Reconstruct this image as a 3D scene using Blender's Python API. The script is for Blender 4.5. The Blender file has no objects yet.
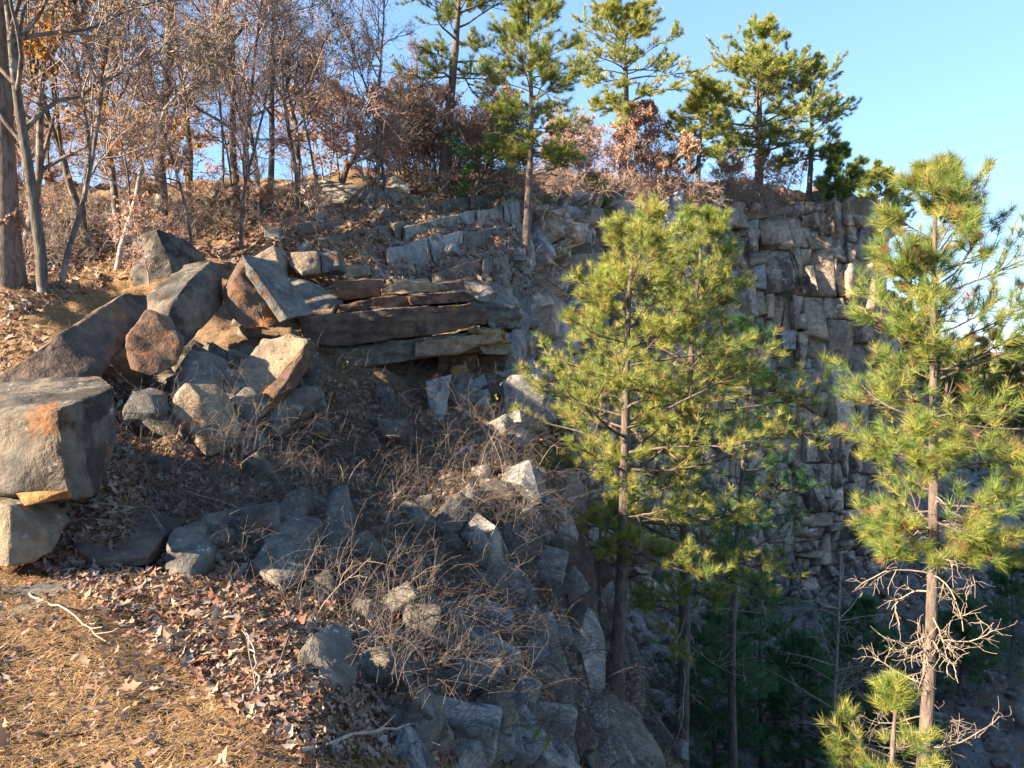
import bpy, bmesh, math, random
import numpy as np
from mathutils import Vector
from mathutils.bvhtree import BVHTree

R = math.radians
scene = bpy.context.scene
COL = scene.collection

# ------------------------------------------------------------------ camera, sky, sun, exposure
F = 770.0            # focal length in pixels of the 1024 px wide picture
EYE = 1.6
PITCH = math.atan(34 / F)
cam_d = bpy.data.cameras.new('camera')
cam_d.sensor_width = 36.0
cam_d.lens = F / 1024 * 36.0
cam_d.clip_start = 0.05
cam_d.clip_end = 6000
cam = bpy.data.objects.new('camera', cam_d)
COL.objects.link(cam)
cam.location = (0, 0, EYE)
cam.rotation_euler = (math.pi / 2 - PITCH, 0, 0)
scene.camera = cam

SUN_EL, SUN_AZ = R(25.0), R(-115.5)      # azimuth from +Y towards +X
world = bpy.data.worlds.new('World')
scene.world = world
world.use_nodes = True
wn = world.node_tree.nodes
bg = wn['Background']
sky = wn.new('ShaderNodeTexSky')
sky.sky_type = 'NISHITA'
sky.sun_disc = False
sky.sun_elevation = SUN_EL
sky.sun_rotation = SUN_AZ
sky.air_density = 1.0
sky.dust_density = 0.0
sky.ozone_density = 4.0
gam = wn.new('ShaderNodeGamma'); gam.inputs[1].default_value = 0.55        # flatter sky, as the phone camera records it
tint = wn.new('ShaderNodeMix'); tint.data_type = 'RGBA'; tint.blend_type = 'MULTIPLY'; tint.inputs[0].default_value = 1.0
tint.inputs[7].default_value = (0.66, 0.85, 1.10, 1.0)
world.node_tree.links.new(sky.outputs[0], gam.inputs[0])
world.node_tree.links.new(gam.outputs[0], tint.inputs[6])
world.node_tree.links.new(tint.outputs[2], bg.inputs[0])
bg.inputs[1].default_value = 0.098

sun_d = bpy.data.lights.new('sun', 'SUN')
sun_d.energy = 4.1
sun_d.angle = R(0.53)
sun_d.color = (1.0, 0.84, 0.62)
sun = bpy.data.objects.new('sun', sun_d)
COL.objects.link(sun)
SDIR = Vector((math.sin(SUN_AZ) * math.cos(SUN_EL), math.cos(SUN_AZ) * math.cos(SUN_EL), math.sin(SUN_EL)))
sun.rotation_euler = (-SDIR).to_track_quat('-Z', 'Y').to_euler()
sun.location = SDIR * 60

vs = scene.view_settings
vs.view_transform = 'Standard'
vs.look = 'None'
vs.gamma = 1.0
vs.exposure = 2.65
scene.cycles.max_bounces = 6
scene.cycles.transparent_max_bounces = 4
scene.cycles.use_denoising = True

# ------------------------------------------------------------------ helpers
def ray(px, py):
    a, b = (px - 512) / F, (384 - py) / F
    c, s = math.cos(PITCH), math.sin(PITCH)
    return np.array((a, c + b * s, b * c - s))

def W(px, py, d):
    """world point on the sight line of a pixel at depth d (metres along y)"""
    r = ray(px, py)
    return np.array((0, 0, EYE)) + r * (d / r[1])

def hash3(ix, iy, iz, seed):
    h = (ix.astype(np.int64) * 374761393 + iy.astype(np.int64) * 668265263 + iz.astype(np.int64) * 2147483647 + seed * 974634777) & 0x7fffffff
    h = ((h ^ (h >> 13)) * 1274126177) & 0x7fffffff
    h = (h ^ (h >> 16)) & 0xffff
    return h / 32767.5 - 1.0

def vnoise(P, seed=0):
    P = np.asarray(P, float)
    I = np.floor(P).astype(np.int64)
    f = P - I
    f = f * f * (3 - 2 * f)
    out = 0
    for a in (0, 1):
        for b in (0, 1):
            for c in (0, 1):
                w = (f[:, 0] if a else 1 - f[:, 0]) * (f[:, 1] if b else 1 - f[:, 1]) * (f[:, 2] if c else 1 - f[:, 2])
                out = out + w * hash3(I[:, 0] + a, I[:, 1] + b, I[:, 2] + c, seed)
    return out

def fbm(P, oct=4, seed=0, gain=0.5):
    s, a = 0, 1.0
    P = np.asarray(P, float)
    for o in range(oct):
        s = s + a * vnoise(P * 2 ** o + 17.3 * o, seed + o)
        a *= gain
    return s

def norm(v):
    return v / np.maximum(np.linalg.norm(v, axis=-1, keepdims=True), 1e-9)

def mesh_from(name, V, tris=None, quads=None, attr=None, smooth=False):
    me = bpy.data.meshes.new(name)
    V = np.asarray(V, np.float32).reshape(-1, 3)
    nt = 0 if tris is None else len(tris)
    nq = 0 if quads is None else len(quads)
    me.vertices.add(len(V))
    me.vertices.foreach_set('co', V.ravel())
    loops, starts = [], []
    if nt:
        loops.append(np.asarray(tris, np.int32).ravel()); starts.append(np.arange(nt) * 3)
    if nq:
        loops.append(np.asarray(quads, np.int32).ravel()); starts.append(nt * 3 + np.arange(nq) * 4)
    loops = np.concatenate(loops); starts = np.concatenate(starts).astype(np.int32)
    me.loops.add(len(loops)); me.loops.foreach_set('vertex_index', loops)
    me.polygons.add(nt + nq); me.polygons.foreach_set('loop_start', starts)
    if smooth:
        me.polygons.foreach_set('use_smooth', np.ones(nt + nq, bool))
    me.update(calc_edges=True)
    me.validate()
    if attr is not None:
        at = me.attributes.new('tone', 'FLOAT', 'POINT')
        at.data.foreach_set('value', np.asarray(attr, np.float32))
    return me

def tag(o, label=None, cat=None, group=None, kind=None):
    if label: o['label'] = label
    if cat: o['category'] = cat
    if group: o['group'] = group
    if kind: o['kind'] = kind
    return o

def obj(name, me, mat=None, parent=None, loc=None):
    o = bpy.data.objects.new(name, me)
    COL.objects.link(o)
    if mat is not None and me is not None and len(me.materials) == 0:
        me.materials.append(mat)
    if parent is not None:
        o.parent = parent
    if loc is not None:
        o.location = loc
    return o

def empty(name, loc, rz=0.0, sc=1.0):
    o = bpy.data.objects.new(name, None)
    COL.objects.link(o)
    o.location = loc
    o.rotation_euler = (0, 0, rz)
    o.scale = (sc, sc, sc)
    o.empty_display_size = 0.3
    return o

# ------------------------------------------------------------------ materials
class NT:
    def __init__(s, name):
        s.m = bpy.data.materials.new(name); s.m.use_nodes = True
        s.t = s.m.node_tree; s.n = s.t.nodes; s.n.clear()
        s.out = s.n.new('ShaderNodeOutputMaterial')
    def new(s, typ, **kw):
        n = s.n.new(typ)
        for k, v in kw.items():
            if isinstance(v, tuple) and k.startswith('i_'): pass
            setattr(n, k, v)
        return n
    def link(s, a, b): s.t.links.new(a, b)
    def setin(s, n, name, v):
        if hasattr(v, 'links'): s.link(v, n.inputs[name])
        else: n.inputs[name].default_value = v
    def noise(s, vec, scale, detail=4, rough=0.55, dist=0.0):
        n = s.new('ShaderNodeTexNoise')
        s.link(vec, n.inputs['Vector'])
        n.inputs['Scale'].default_value = scale; n.inputs['Detail'].default_value = detail
        n.inputs['Roughness'].default_value = rough; n.inputs['Distortion'].default_value = dist
        return n.outputs['Fac']
    def mix(s, fac, a, b, blend='MIX'):
        n = s.new('ShaderNodeMix', data_type='RGBA', blend_type=blend)
        for i, v in ((0, fac), (6, a), (7, b)):
            if hasattr(v, 'links'): s.link(v, n.inputs[i])
            else: n.inputs[i].default_value = (v if not isinstance(v, tuple) else (*v, 1.0)[:4])
        return n.outputs[2]
    def ramp(s, fac, a, b, lo=0.0, hi=1.0):
        n = s.new('ShaderNodeMapRange'); n.interpolation_type = 'SMOOTHSTEP'
        s.link(fac, n.inputs[0])
        n.inputs[1].default_value = a; n.inputs[2].default_value = b
        n.inputs[3].default_value = lo; n.inputs[4].default_value = hi
        return n.outputs[0]
    def math(s, op, a, b=0.0):
        n = s.new('ShaderNodeMath', operation=op)
        for i, v in ((0, a), (1, b)):
            if hasattr(v, 'links'): s.link(v, n.inputs[i])
            else: n.inputs[i].default_value = v
        return n.outputs[0]

def coords(t, offset=True):
    tc = t.new('ShaderNodeTexCoord')
    if not offset:
        return tc.outputs['Object']
    oi = t.new('ShaderNodeObjectInfo')
    sc = t.new('ShaderNodeVectorMath', operation='SCALE')
    cmb = t.new('ShaderNodeCombineXYZ')
    for i in range(3): t.link(oi.outputs['Random'], cmb.inputs[i])
    t.link(cmb.outputs[0], sc.inputs[0]); sc.inputs['Scale'].default_value = 73.0
    ad = t.new('ShaderNodeVectorMath', operation='ADD')
    t.link(tc.outputs['Object'], ad.inputs[0]); t.link(sc.outputs[0], ad.inputs[1])
    return ad.outputs[0]

def rock_mat(name, base, alt, rust=(0.16, 0.075, 0.03), rust_at=0.6, lichen=(0.40, 0.41, 0.36), lichen_at=0.62,
             dark_at=0.56, tint=((0.9, 0.9, 0.95), (1.1, 1.0, 0.9)), scale=1.0, bump=0.5):
    t = NT(name)
    v = coords(t)
    oi = t.new('ShaderNodeObjectInfo')
    n1 = t.new('ShaderNodeTexNoise'); t.link(v, n1.inputs['Vector'])
    n1.inputs['Scale'].default_value = 1.5 * scale; n1.inputs['Detail'].default_value = 5; n1.inputs['Roughness'].default_value = 0.62; n1.inputs['Distortion'].default_value = 0.5
    s1 = t.new('ShaderNodeSeparateColor'); t.link(n1.outputs['Color'], s1.inputs[0])
    n2 = t.new('ShaderNodeTexNoise'); t.link(v, n2.inputs['Vector'])
    n2.inputs['Scale'].default_value = 7 * scale; n2.inputs['Detail'].default_value = 5; n2.inputs['Roughness'].default_value = 0.7
    s2 = t.new('ShaderNodeSeparateColor'); t.link(n2.outputs['Color'], s2.inputs[0])
    c = t.mix(t.ramp(s1.outputs[0], 0.35, 0.65), base, alt)
    c = t.mix(t.ramp(s1.outputs[1], rust_at, rust_at + 0.08), c, rust)
    c = t.mix(t.ramp(s1.outputs[2], dark_at, dark_at + 0.09, 0, 0.75), c, tuple(x * 0.3 for x in base))
    c = t.mix(t.ramp(s2.outputs[0], lichen_at, lichen_at + 0.06, 0, 0.8), c, lichen)
    c = t.mix(0.65, c, t.mix(t.ramp(s2.outputs[1], 0.3, 0.7), (0.4, 0.4, 0.4), (1.35, 1.35, 1.35)), 'MULTIPLY')
    c = t.mix(1.0, c, t.mix(oi.outputs['Random'], tint[0], tint[1]), 'MULTIPLY')
    p = t.new('ShaderNodeBsdfPrincipled')
    t.link(c, p.inputs['Base Color'])
    p.inputs['Roughness'].default_value = 0.88
    p.inputs['Specular IOR Level'].default_value = 0.25
    h1 = t.noise(v, 3.5 * scale, 6, 0.7, 0.3)
    b = t.new('ShaderNodeBump'); t.link(h1, b.inputs['Height']); b.inputs['Strength'].default_value = bump
    b.inputs['Distance'].default_value = 0.18 / scale
    t.link(b.outputs[0], p.inputs['Normal'])
    t.link(p.outputs[0], t.out.inputs[0])
    return t.m

def leaf_mat(name, cols, trans=0.35, rough=0.7, attr=False, spec=0.2):
    """cols: colour stops picked per leaf (random per island) or per tuft ('tone')"""
    t = NT(name)
    if attr:
        a = t.new('ShaderNodeAttribute', attribute_name='tone'); fac = a.outputs['Fac']
    else:
        g = t.new('ShaderNodeNewGeometry'); fac = g.outputs['Random Per Island']
    r = t.new('ShaderNodeValToRGB')
    e = r.color_ramp.elements
    while len(e) < len(cols): e.new(0.5)
    for i, cc in enumerate(cols):
        e[i].position = i / (len(cols) - 1); e[i].color = (*cc, 1)
    t.link(fac, r.inputs[0])
    p = t.new('ShaderNodeBsdfPrincipled')
    t.link(r.outputs[0], p.inputs['Base Color'])
    p.inputs['Roughness'].default_value = rough
    p.inputs['Specular IOR Level'].default_value = spec
    tr = t.new('ShaderNodeBsdfTranslucent'); t.link(r.outputs[0], tr.inputs[0])
    m = t.new('ShaderNodeMixShader'); m.inputs[0].default_value = trans
    t.link(p.outputs[0], m.inputs[1]); t.link(tr.outputs[0], m.inputs[2])
    t.link(m.outputs[0], t.out.inputs[0])
    return t.m

def bark_mat(name, a, b, c=None, sx=9.0, sz=2.0, bump=0.6):
    t = NT(name)
    v0 = coords(t)
    mp = t.new('ShaderNodeMapping'); mp.inputs['Scale'].default_value = (sx, sx, sz); t.link(v0, mp.inputs[0])
    n1 = t.noise(mp.outputs[0], 2.0, 6, 0.65, 0.5)
    col = t.mix(t.ramp(n1, 0.35, 0.65), a, b)
    if c is not None:
        col = t.mix(t.ramp(t.noise(v0, 3.0, 4, 0.6), 0.52, 0.62), col, c)
    oi = t.new('ShaderNodeObjectInfo')
    col = t.mix(1.0, col, t.mix(oi.outputs['Random'], (0.75, 0.75, 0.78), (1.2, 1.15, 1.1)), 'MULTIPLY')
    p = t.new('ShaderNodeBsdfPrincipled'); t.link(col, p.inputs['Base Color'])
    p.inputs['Roughness'].default_value = 0.9; p.inputs['Specular IOR Level'].default_value = 0.15
    bm_ = t.new('ShaderNodeBump'); t.link(n1, bm_.inputs['Height']); bm_.inputs['Strength'].default_value = bump; bm_.inputs['Distance'].default_value = 0.03
    t.link(bm_.outputs[0], p.inputs['Normal'])
    t.link(p.outputs[0], t.out.inputs[0])
    return t.m

def ground_mat():
    t = NT('litter_and_stone_ground')
    v = coords(t, False)
    def sep(scale, det, rough):
        n = t.new('ShaderNodeTexNoise'); t.link(v, n.inputs['Vector']); n.inputs['Scale'].default_value = scale
        n.inputs['Detail'].default_value = det; n.inputs['Roughness'].default_value = rough
        s = t.new('ShaderNodeSeparateColor'); t.link(n.outputs['Color'], s.inputs[0]); return s.outputs
    a, b_ = sep(1.1, 6, 0.68), sep(13, 5, 0.72)
    c = t.mix(t.ramp(a[0], 0.38, 0.62), (0.13, 0.08, 0.05), (0.25, 0.165, 0.09))
    c = t.mix(t.ramp(b_[0], 0.45, 0.62, 0, 0.8), c, (0.24, 0.15, 0.085))
    c = t.mix(t.ramp(b_[1], 0.52, 0.64, 0, 0.75), c, (0.075, 0.052, 0.04))
    rock = t.mix(t.ramp(a[1], 0.4, 0.6), (0.15, 0.14, 0.132), (0.30, 0.275, 0.245))
    rock = t.mix(t.ramp(b_[2], 0.5, 0.65, 0, 0.7), rock, (0.05, 0.045, 0.045))
    g = t.new('ShaderNodeNewGeometry')
    sp = t.new('ShaderNodeSeparateXYZ'); t.link(g.outputs['Normal'], sp.inputs[0])
    sl = t.math('ADD', sp.outputs[2], t.math('MULTIPLY', t.math('SUBTRACT', a[2], 0.5), 0.9))
    at = t.new('ShaderNodeAttribute', attribute_name='tone')      # bare scree in the pit
    sl = t.math('SUBTRACT', sl, t.math('MULTIPLY', at.outputs['Fac'], 0.45))
    c = t.mix(t.ramp(sl, 0.42, 0.62, 1, 0), c, rock)
    p = t.new('ShaderNodeBsdfPrincipled'); t.link(c, p.inputs['Base Color'])
    p.inputs['Roughness'].default_value = 0.92; p.inputs['Specular IOR Level'].default_value = 0.15
    h = t.noise(v, 6, 7, 0.75, 0.2)
    b = t.new('ShaderNodeBump'); t.link(h, b.inputs['Height']); b.inputs['Strength'].default_value = 0.8; b.inputs['Distance'].default_value = 0.14
    t.link(b.outputs[0], p.inputs['Normal']); t.link(p.outputs[0], t.out.inputs[0])
    return t.m

M = {}
M['ground'] = ground_mat()
M['rock_grey'] = rock_mat('grey_sandstone', (0.10, 0.093, 0.083), (0.18, 0.157, 0.122), rust_at=0.62)
M['rock_slate'] = rock_mat('dark_weathered_sandstone', (0.07, 0.066, 0.062), (0.15, 0.122, 0.09), rust=(0.15, 0.075, 0.035), rust_at=0.58, dark_at=0.52, lichen_at=0.64)
M['rock_tan'] = rock_mat('tan_sandstone', (0.24, 0.19, 0.125), (0.16, 0.13, 0.10), rust=(0.22, 0.10, 0.035), rust_at=0.60, dark_at=0.64)
M['rock_brown'] = rock_mat('rusty_brown_sandstone', (0.10, 0.06, 0.04), (0.15, 0.10, 0.07), rust=(0.22, 0.09, 0.03), rust_at=0.55, lichen_at=0.7)
M['rock_dark'] = rock_mat('dark_slab_sandstone', (0.085, 0.064, 0.055), (0.14, 0.10, 0.078), rust=(0.20, 0.10, 0.045), rust_at=0.58, lichen_at=0.7)
M['rock_pale'] = rock_mat('pale_broken_sandstone', (0.19, 0.19, 0.185), (0.28, 0.265, 0.235), rust=(0.22, 0.13, 0.07), rust_at=0.64, lichen=(0.5, 0.49, 0.45))
M['rock_ochre'] = rock_mat('ochre_sandstone', (0.24, 0.135, 0.045), (0.28, 0.185, 0.09), rust=(0.25, 0.10, 0.02), rust_at=0.55)
M['rock_cliff'] = rock_mat('quarried_cliff_stone', (0.25, 0.208, 0.18), (0.42, 0.345, 0.265), rust=(0.24, 0.14, 0.08), rust_at=0.57, lichen=(0.55, 0.52, 0.48),
                           lichen_at=0.57, dark_at=0.53, tint=((0.6, 0.6, 0.64), (1.6, 1.42, 1.22)), scale=0.55, bump=0.7)
M['cliff_tan'] = rock_mat('tan_cliff_stone', (0.24, 0.19, 0.145), (0.34, 0.27, 0.20), rust=(0.25, 0.14, 0.07), rust_at=0.58, lichen=(0.48, 0.45, 0.40), tint=((0.7, 0.68, 0.68), (1.35, 1.28, 1.2)), scale=0.6, bump=0.7)  # tan variety of the cliff stone, commonest at the upper right
M['cliff_pale'] = rock_mat('fresh_broken_cliff_stone', (0.36, 0.345, 0.33), (0.27, 0.25, 0.235), rust=(0.22, 0.15, 0.10), rust_at=0.6, lichen=(0.55, 0.53, 0.50), tint=((0.75, 0.75, 0.78), (1.3, 1.25, 1.2)), scale=0.6, bump=0.7)
M['bark_pine'] = bark_mat('pine_bark', (0.085, 0.064, 0.054), (0.185, 0.145, 0.12), sx=10, sz=2.5, bump=0.9)
M['bark_grey'] = bark_mat('grey_oak_bark', (0.06, 0.05, 0.043), (0.14, 0.118, 0.10), (0.19, 0.175, 0.155), sx=12, sz=2)
M['bark_pale'] = bark_mat('pale_smooth_bark', (0.24, 0.205, 0.165), (0.34, 0.295, 0.24), (0.16, 0.14, 0.12), sx=6, sz=3, bump=0.3)
M['twig'] = bark_mat('brown_twig', (0.17, 0.14, 0.125), (0.29, 0.24, 0.21), sx=5, sz=5, bump=0.1)
M['brush_twig'] = bark_mat('dead_brush_stem', (0.10, 0.078, 0.066), (0.19, 0.15, 0.128), sx=5, sz=5, bump=0.1)
M['twig_pink'] = bark_mat('reddish_twig', (0.27, 0.19, 0.16), (0.40, 0.30, 0.255), sx=5, sz=5, bump=0.1)
M['twig_pale'] = bark_mat('bleached_twig', (0.22, 0.17, 0.125), (0.35, 0.285, 0.22), sx=5, sz=5, bump=0.1)
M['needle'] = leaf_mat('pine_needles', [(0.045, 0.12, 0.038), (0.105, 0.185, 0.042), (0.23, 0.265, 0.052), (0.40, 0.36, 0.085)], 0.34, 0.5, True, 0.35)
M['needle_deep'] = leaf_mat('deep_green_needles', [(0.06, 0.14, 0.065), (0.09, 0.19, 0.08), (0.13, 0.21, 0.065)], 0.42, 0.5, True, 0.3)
M['needle_brown'] = leaf_mat('dead_pine_needles', [(0.22, 0.12, 0.05), (0.30, 0.18, 0.08), (0.36, 0.25, 0.12)], 0.3, 0.7, True)
M['straw'] = leaf_mat('fallen_pine_straw', [(0.17, 0.09, 0.042), (0.32, 0.19, 0.085), (0.43, 0.29, 0.15)], 0.15)
M['leaf_litter'] = leaf_mat('fallen_oak_leaves', [(0.11, 0.06, 0.038), (0.18, 0.10, 0.062), (0.25, 0.155, 0.10), (0.35, 0.25, 0.17), (0.23, 0.09, 0.055), (0.30, 0.255, 0.21), (0.14, 0.095, 0.072)], 0.15)
M['leaf_orange'] = leaf_mat('clinging_orange_leaves', [(0.22, 0.085, 0.025), (0.38, 0.17, 0.04), (0.45, 0.28, 0.05), (0.26, 0.11, 0.05)], 0.4)
M['leaf_pink'] = leaf_mat('clinging_russet_leaves', [(0.34, 0.18, 0.12), (0.46, 0.28, 0.20), (0.50, 0.36, 0.26), (0.42, 0.16, 0.10)], 0.4)
M['leaf_yellow'] = leaf_mat('yellow_green_leaves', [(0.25, 0.26, 0.03), (0.40, 0.36, 0.05), (0.16, 0.22, 0.03)], 0.4)
M['grass'] = leaf_mat('dry_grass', [(0.30, 0.22, 0.11), (0.42, 0.33, 0.18), (0.16, 0.17, 0.05)], 0.3)
M['far_leaf'] = leaf_mat('distant_foliage', [(0.09, 0.12, 0.03), (0.18, 0.19, 0.045), (0.27, 0.22, 0.07)], 0.3)
#PART2
# ------------------------------------------------------------------ terrain: rows run from behind the camera to the horizon
def gz(px, z, d): return np.array(((px - 512) / F * d, d, EYE + z))
def cp(px, rows):      # rows of (picture y, depth)
    return [W(px, y, d) for y, d in rows]
CT = []      # (px, near rows z, control points)
def column(px, z0, z1, rows, zs=False):
    pts = [gz(px, z0 - 1.0, 60) * np.array((1, -1, 1)) * np.array((1, 1, 1)), gz(px, z0, 7) * np.array((1, -1, 1)), np.array(((px - 512) / F * 2.0, 0.9, EYE + z1))]
    pts += [gz(px, y, d) if zs else W(px, y, d) for y, d in rows]
    CT.append((px, pts))
column(-900, -1.0, -1.45, [(-1.35, 2), (-1.2, 3.2), (-1.0, 4.6), (-.75, 6), (-.5, 8), (-.2, 10), (.4, 14), (1.3, 20), (2.6, 30), (5, 80), (8, 400)], True)
column(-420, -1.2, -1.5, [(-1.5, 2.4), (-1.35, 3.6), (-1.15, 5.2), (-.8, 7), (-.4, 9), (.1, 11.5), (.9, 16), (2.2, 22), (4.2, 32), (7, 80), (6, 400)], True)
column(-120, -1.4, -1.55, [(-1.6, 2.8), (-1.52, 4.0), (-1.35, 5.6), (-.7, 7.8), (.1, 10), (.85, 12.8), (1.9, 17), (3.6, 23), (6.2, 32), (8, 80), (6, 400)], True)
column(0, -1.5, -1.6, [(768, 3.0), (650, 4.1), (565, 5.6), (400, 8.2), (325, 10), (285, 13), (252, 17), (215, 23), (190, 32), (255, 80), (340, 400)])
column(90, -1.55, -1.6, [(768, 3.0), (655, 4.0), (560, 5.5), (440, 7.6), (335, 10.2), (290, 13), (254, 17), (215, 22.5), (188, 31), (255, 80), (340, 400)])
column(160, -1.6, -1.6, [(768, 3.0), (672, 3.9), (590, 5.1), (510, 6.8), (395, 9.4), (298, 12.8), (252, 16.5), (213, 22), (186, 30), (255, 80), (340, 400)])
column(240, -1.6, -1.62, [(768, 3.0), (684, 3.75), (600, 5.1), (500, 7.2), (395, 9.8), (312, 12.6), (250, 16.5), (207, 22), (183, 30), (255, 80), (340, 400)])
column(310, -1.65, -1.65, [(768, 3.1), (692, 3.75), (610, 5.4), (500, 8), (400, 10.3), (330, 12.9), (248, 17), (202, 22), (180, 30), (255, 80), (340, 400)])
column(370, -1.7, -1.72, [(775, 3.5), (712, 4.4), (610, 6.0), (490, 8.8), (395, 11.3), (335, 13.6), (250, 18), (196, 23), (178, 31), (255, 80), (340, 400)])
column(430, -1.8, -1.8, [(795, 4.0), (705, 5.1), (600, 6.8), (480, 9.6), (396, 12.0), (345, 14.2), (255, 19), (192, 24), (176, 32), (255, 80), (340, 400)])
column(500, -1.9, -1.9, [(800, 5.0), (705, 6.2), (595, 8.0), (480, 10.5), (400, 13.0), (345, 15.5), (250, 21), (192, 25), (175, 33), (255, 80), (340, 400)])
column(545, -2.0, -2.0, [(800, 5.7), (715, 7.0), (610, 8.8), (480, 11.5), (425, 13.2), (420, 18), (300, 22.5), (196, 27), (177, 35), (255, 80), (340, 400)])
column(580, -2.1, -2.1, [(800, 6.3), (725, 7.7), (640, 9.6), (530, 12.0), (580, 16), (470, 23), (320, 27), (196, 29.5), (180, 38), (255, 80), (340, 400)])
column(620, -2.2, -2.2, [(800, 7), (755, 8.4), (690, 11), (650, 12.8), (770, 17), (600, 26), (400, 30), (196, 33), (182, 42), (255, 80), (340, 400)])
column(680, -2.3, -2.4, [(810, 8.2), (790, 9.8), (768, 11.5), (778, 13), (800, 18), (610, 29), (430, 32.5), (204, 35.5), (190, 45), (255, 80), (340, 400)])
column(760, -2.6, -2.7, [(830, 8), (850, 10), (850, 12.5), (830, 15), (790, 20), (600, 34), (440, 37.2), (205, 39.6), (198, 48), (262, 80), (340, 400)])
column(830, -2.8, -3.0, [(850, 7.6), (868, 9.6), (860, 12.5), (840, 16), (790, 21), (590, 36), (450, 38.2), (206, 39.9), (204, 50), (270, 80), (340, 400)])
column(866, -3.0, -3.2, [(850, 7.5), (870, 9.5), (860, 12.5), (840, 16), (790, 21), (580, 37), (455, 38.8), (222, 40.2), (215, 51), (280, 80), (340, 400)])
column(888, -3.0, -3.2, [(850, 7.5), (870, 9.5), (860, 12.5), (840, 16), (790, 21.5), (580, 38), (470, 40.5), (345, 43), (352, 55), (360, 80), (350, 400)])
column(945, -3.2, -3.4, [(855, 7.5), (875, 9.5), (865, 12.5), (840, 16), (790, 22), (600, 39), (530, 42), (455, 46), (430, 62), (400, 100), (352, 500)])
column(1030, -3.5, -3.8, [(860, 7.5), (880, 9.5), (870, 12.5), (845, 16), (795, 22), (640, 36), (555, 41), (480, 47), (440, 66), (405, 100), (352, 500)])
column(1300, -4.2, -4.4, [(900, 7.5), (900, 9.5), (880, 12.5), (850, 16), (800, 22), (660, 34), (580, 40), (500, 47), (440, 66), (405, 100), (352, 500)])
column(1900, -5.5, -5.6, [(-6.5, 7.5), (-7, 9.5), (-8, 12.5), (-9.5, 16), (-12, 22), (-12.5, 34), (-10, 40), (-8, 47), (-7, 66), (-7, 100), (-2, 500)], True)
CPX = [c[0] for c in CT]
CP = np.array([c[1] for c in CT]).transpose(1, 0, 2)     # rows, cols, 3
NR, NC = CP.shape[:2]

def hermite(A, idx, f, xs=None):
    """Catmull-Rom along axis 0 of A with slackened tangents"""
    n = A.shape[0]
    i0, i1, i2, i3 = np.clip(idx - 1, 0, n - 1), idx, np.clip(idx + 1, 0, n - 1), np.clip(idx + 2, 0, n - 1)
    def tan(a, b, c):
        d1, d2 = A[b] - A[a], A[c] - A[b]
        return np.where(d1 * d2 > 0, 2 * d1 * d2 / (d1 + d2 + np.where(d1 + d2 == 0, 1, 0)), 0)   # monotone
    m1, m2 = tan(i0, i1, i2), tan(i1, i2, i3)
    f = f.reshape((-1,) + (1,) * (A.ndim - 1))
    h00, h10, h01, h11 = 2 * f**3 - 3 * f**2 + 1, f**3 - 2 * f**2 + f, -2 * f**3 + 3 * f**2, f**3 - f**2
    return h00 * A[i1] + h10 * m1 + h01 * A[i2] + h11 * m2

row_steps = [4, 8, 10, 26, 30, 36, 36, 30, 32, 34, 16, 16, 6]
def params(steps):
    idx = np.concatenate([np.full(s, i) for i, s in enumerate(steps)] + [np.array([len(steps) - 1])])
    f = np.concatenate([np.arange(s) / s for s in steps] + [np.array([1.0])])
    return idx, f
ri, rf = params(row_steps)
col_steps = [max(6, int((b - a) / (3.2 if -130 < a < 1031 and b < 1031 else 14))) for a, b in zip(CPX[:-1], CPX[1:])]
ci, cf = params(col_steps)
G = hermite(CP, ri, rf)                                  # rows fine
G = hermite(G.transpose(1, 0, 2), ci, cf).transpose(1, 0, 2)
ROWF = ri + rf
nr, nc = G.shape[:2]
def grid_normals(G):
    du = np.gradient(G, axis=1); dv = np.gradient(G, axis=0)
    n = norm(np.cross(du, dv))
    return np.where(n[..., 2:3] < 0, -n, n)
N0 = grid_normals(G)
flat = G.reshape(-1, 3)
dist = np.linalg.norm(flat[:, :2], axis=1)
big = np.clip(0.016 * dist, 0.03, 0.55)
rough_zone = np.interp(np.repeat(ROWF, nc), [0, 3, 4.0, 5.0, 8, 10.2, 11, 14], [0.5, 0.5, 0.7, 1.3, 1.6, 1.5, 0.8, 1.0])
disp = fbm(flat * 0.55, 3, 3) * big * rough_zone + (fbm(flat * 2.6, 3, 9) * 0.045 + fbm(flat * 9.0, 2, 5) * 0.014 * np.clip(9 / np.maximum(dist, 1), 0, 1)) * rough_zone * np.clip(dist / 8, .5, 1.2)
_px = np.interp(ci + cf, np.arange(NC), CPX)
on_cliff = (np.clip((ROWF[:, None] - 7.9) / 0.3, 0, 1) * np.clip((10.0 - ROWF[:, None]) / 0.15, 0, 1) * np.clip((_px[None, :] - 525) / 15, 0, 1) * np.clip((915 - _px[None, :]) / 10, 0, 1)).ravel()
disp = disp * (1 - 0.8 * on_cliff) - 0.55 * on_cliff          # the block face stands in front of the bare core
G0 = G.copy()
G = (flat + N0.reshape(-1, 3) * disp[:, None]).reshape(nr, nc, 3)
GN = grid_normals(G)
ii = np.arange(nr * nc).reshape(nr, nc)
quads = np.stack([ii[:-1, :-1], ii[:-1, 1:], ii[1:, 1:], ii[1:, :-1]], -1).reshape(-1, 4)
scree = np.clip((ROWF[:, None] - 5.8) / 0.8, 0, 1) * np.clip((10.1 - ROWF[:, None]) / 0.3, 0, 1) * np.clip((_px[None, :] - 520) / 60, 0, 1)
scree = np.maximum(scree, 0.6 * np.clip((ROWF[:, None] - 7.9) / 0.3, 0, 1) * np.clip((10.0 - ROWF[:, None]) / 0.3, 0, 1) * np.clip((_px[None, :] - 370) / 40, 0, 1) * np.clip((560 - _px[None, :]) / 10, 0, 1))
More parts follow.
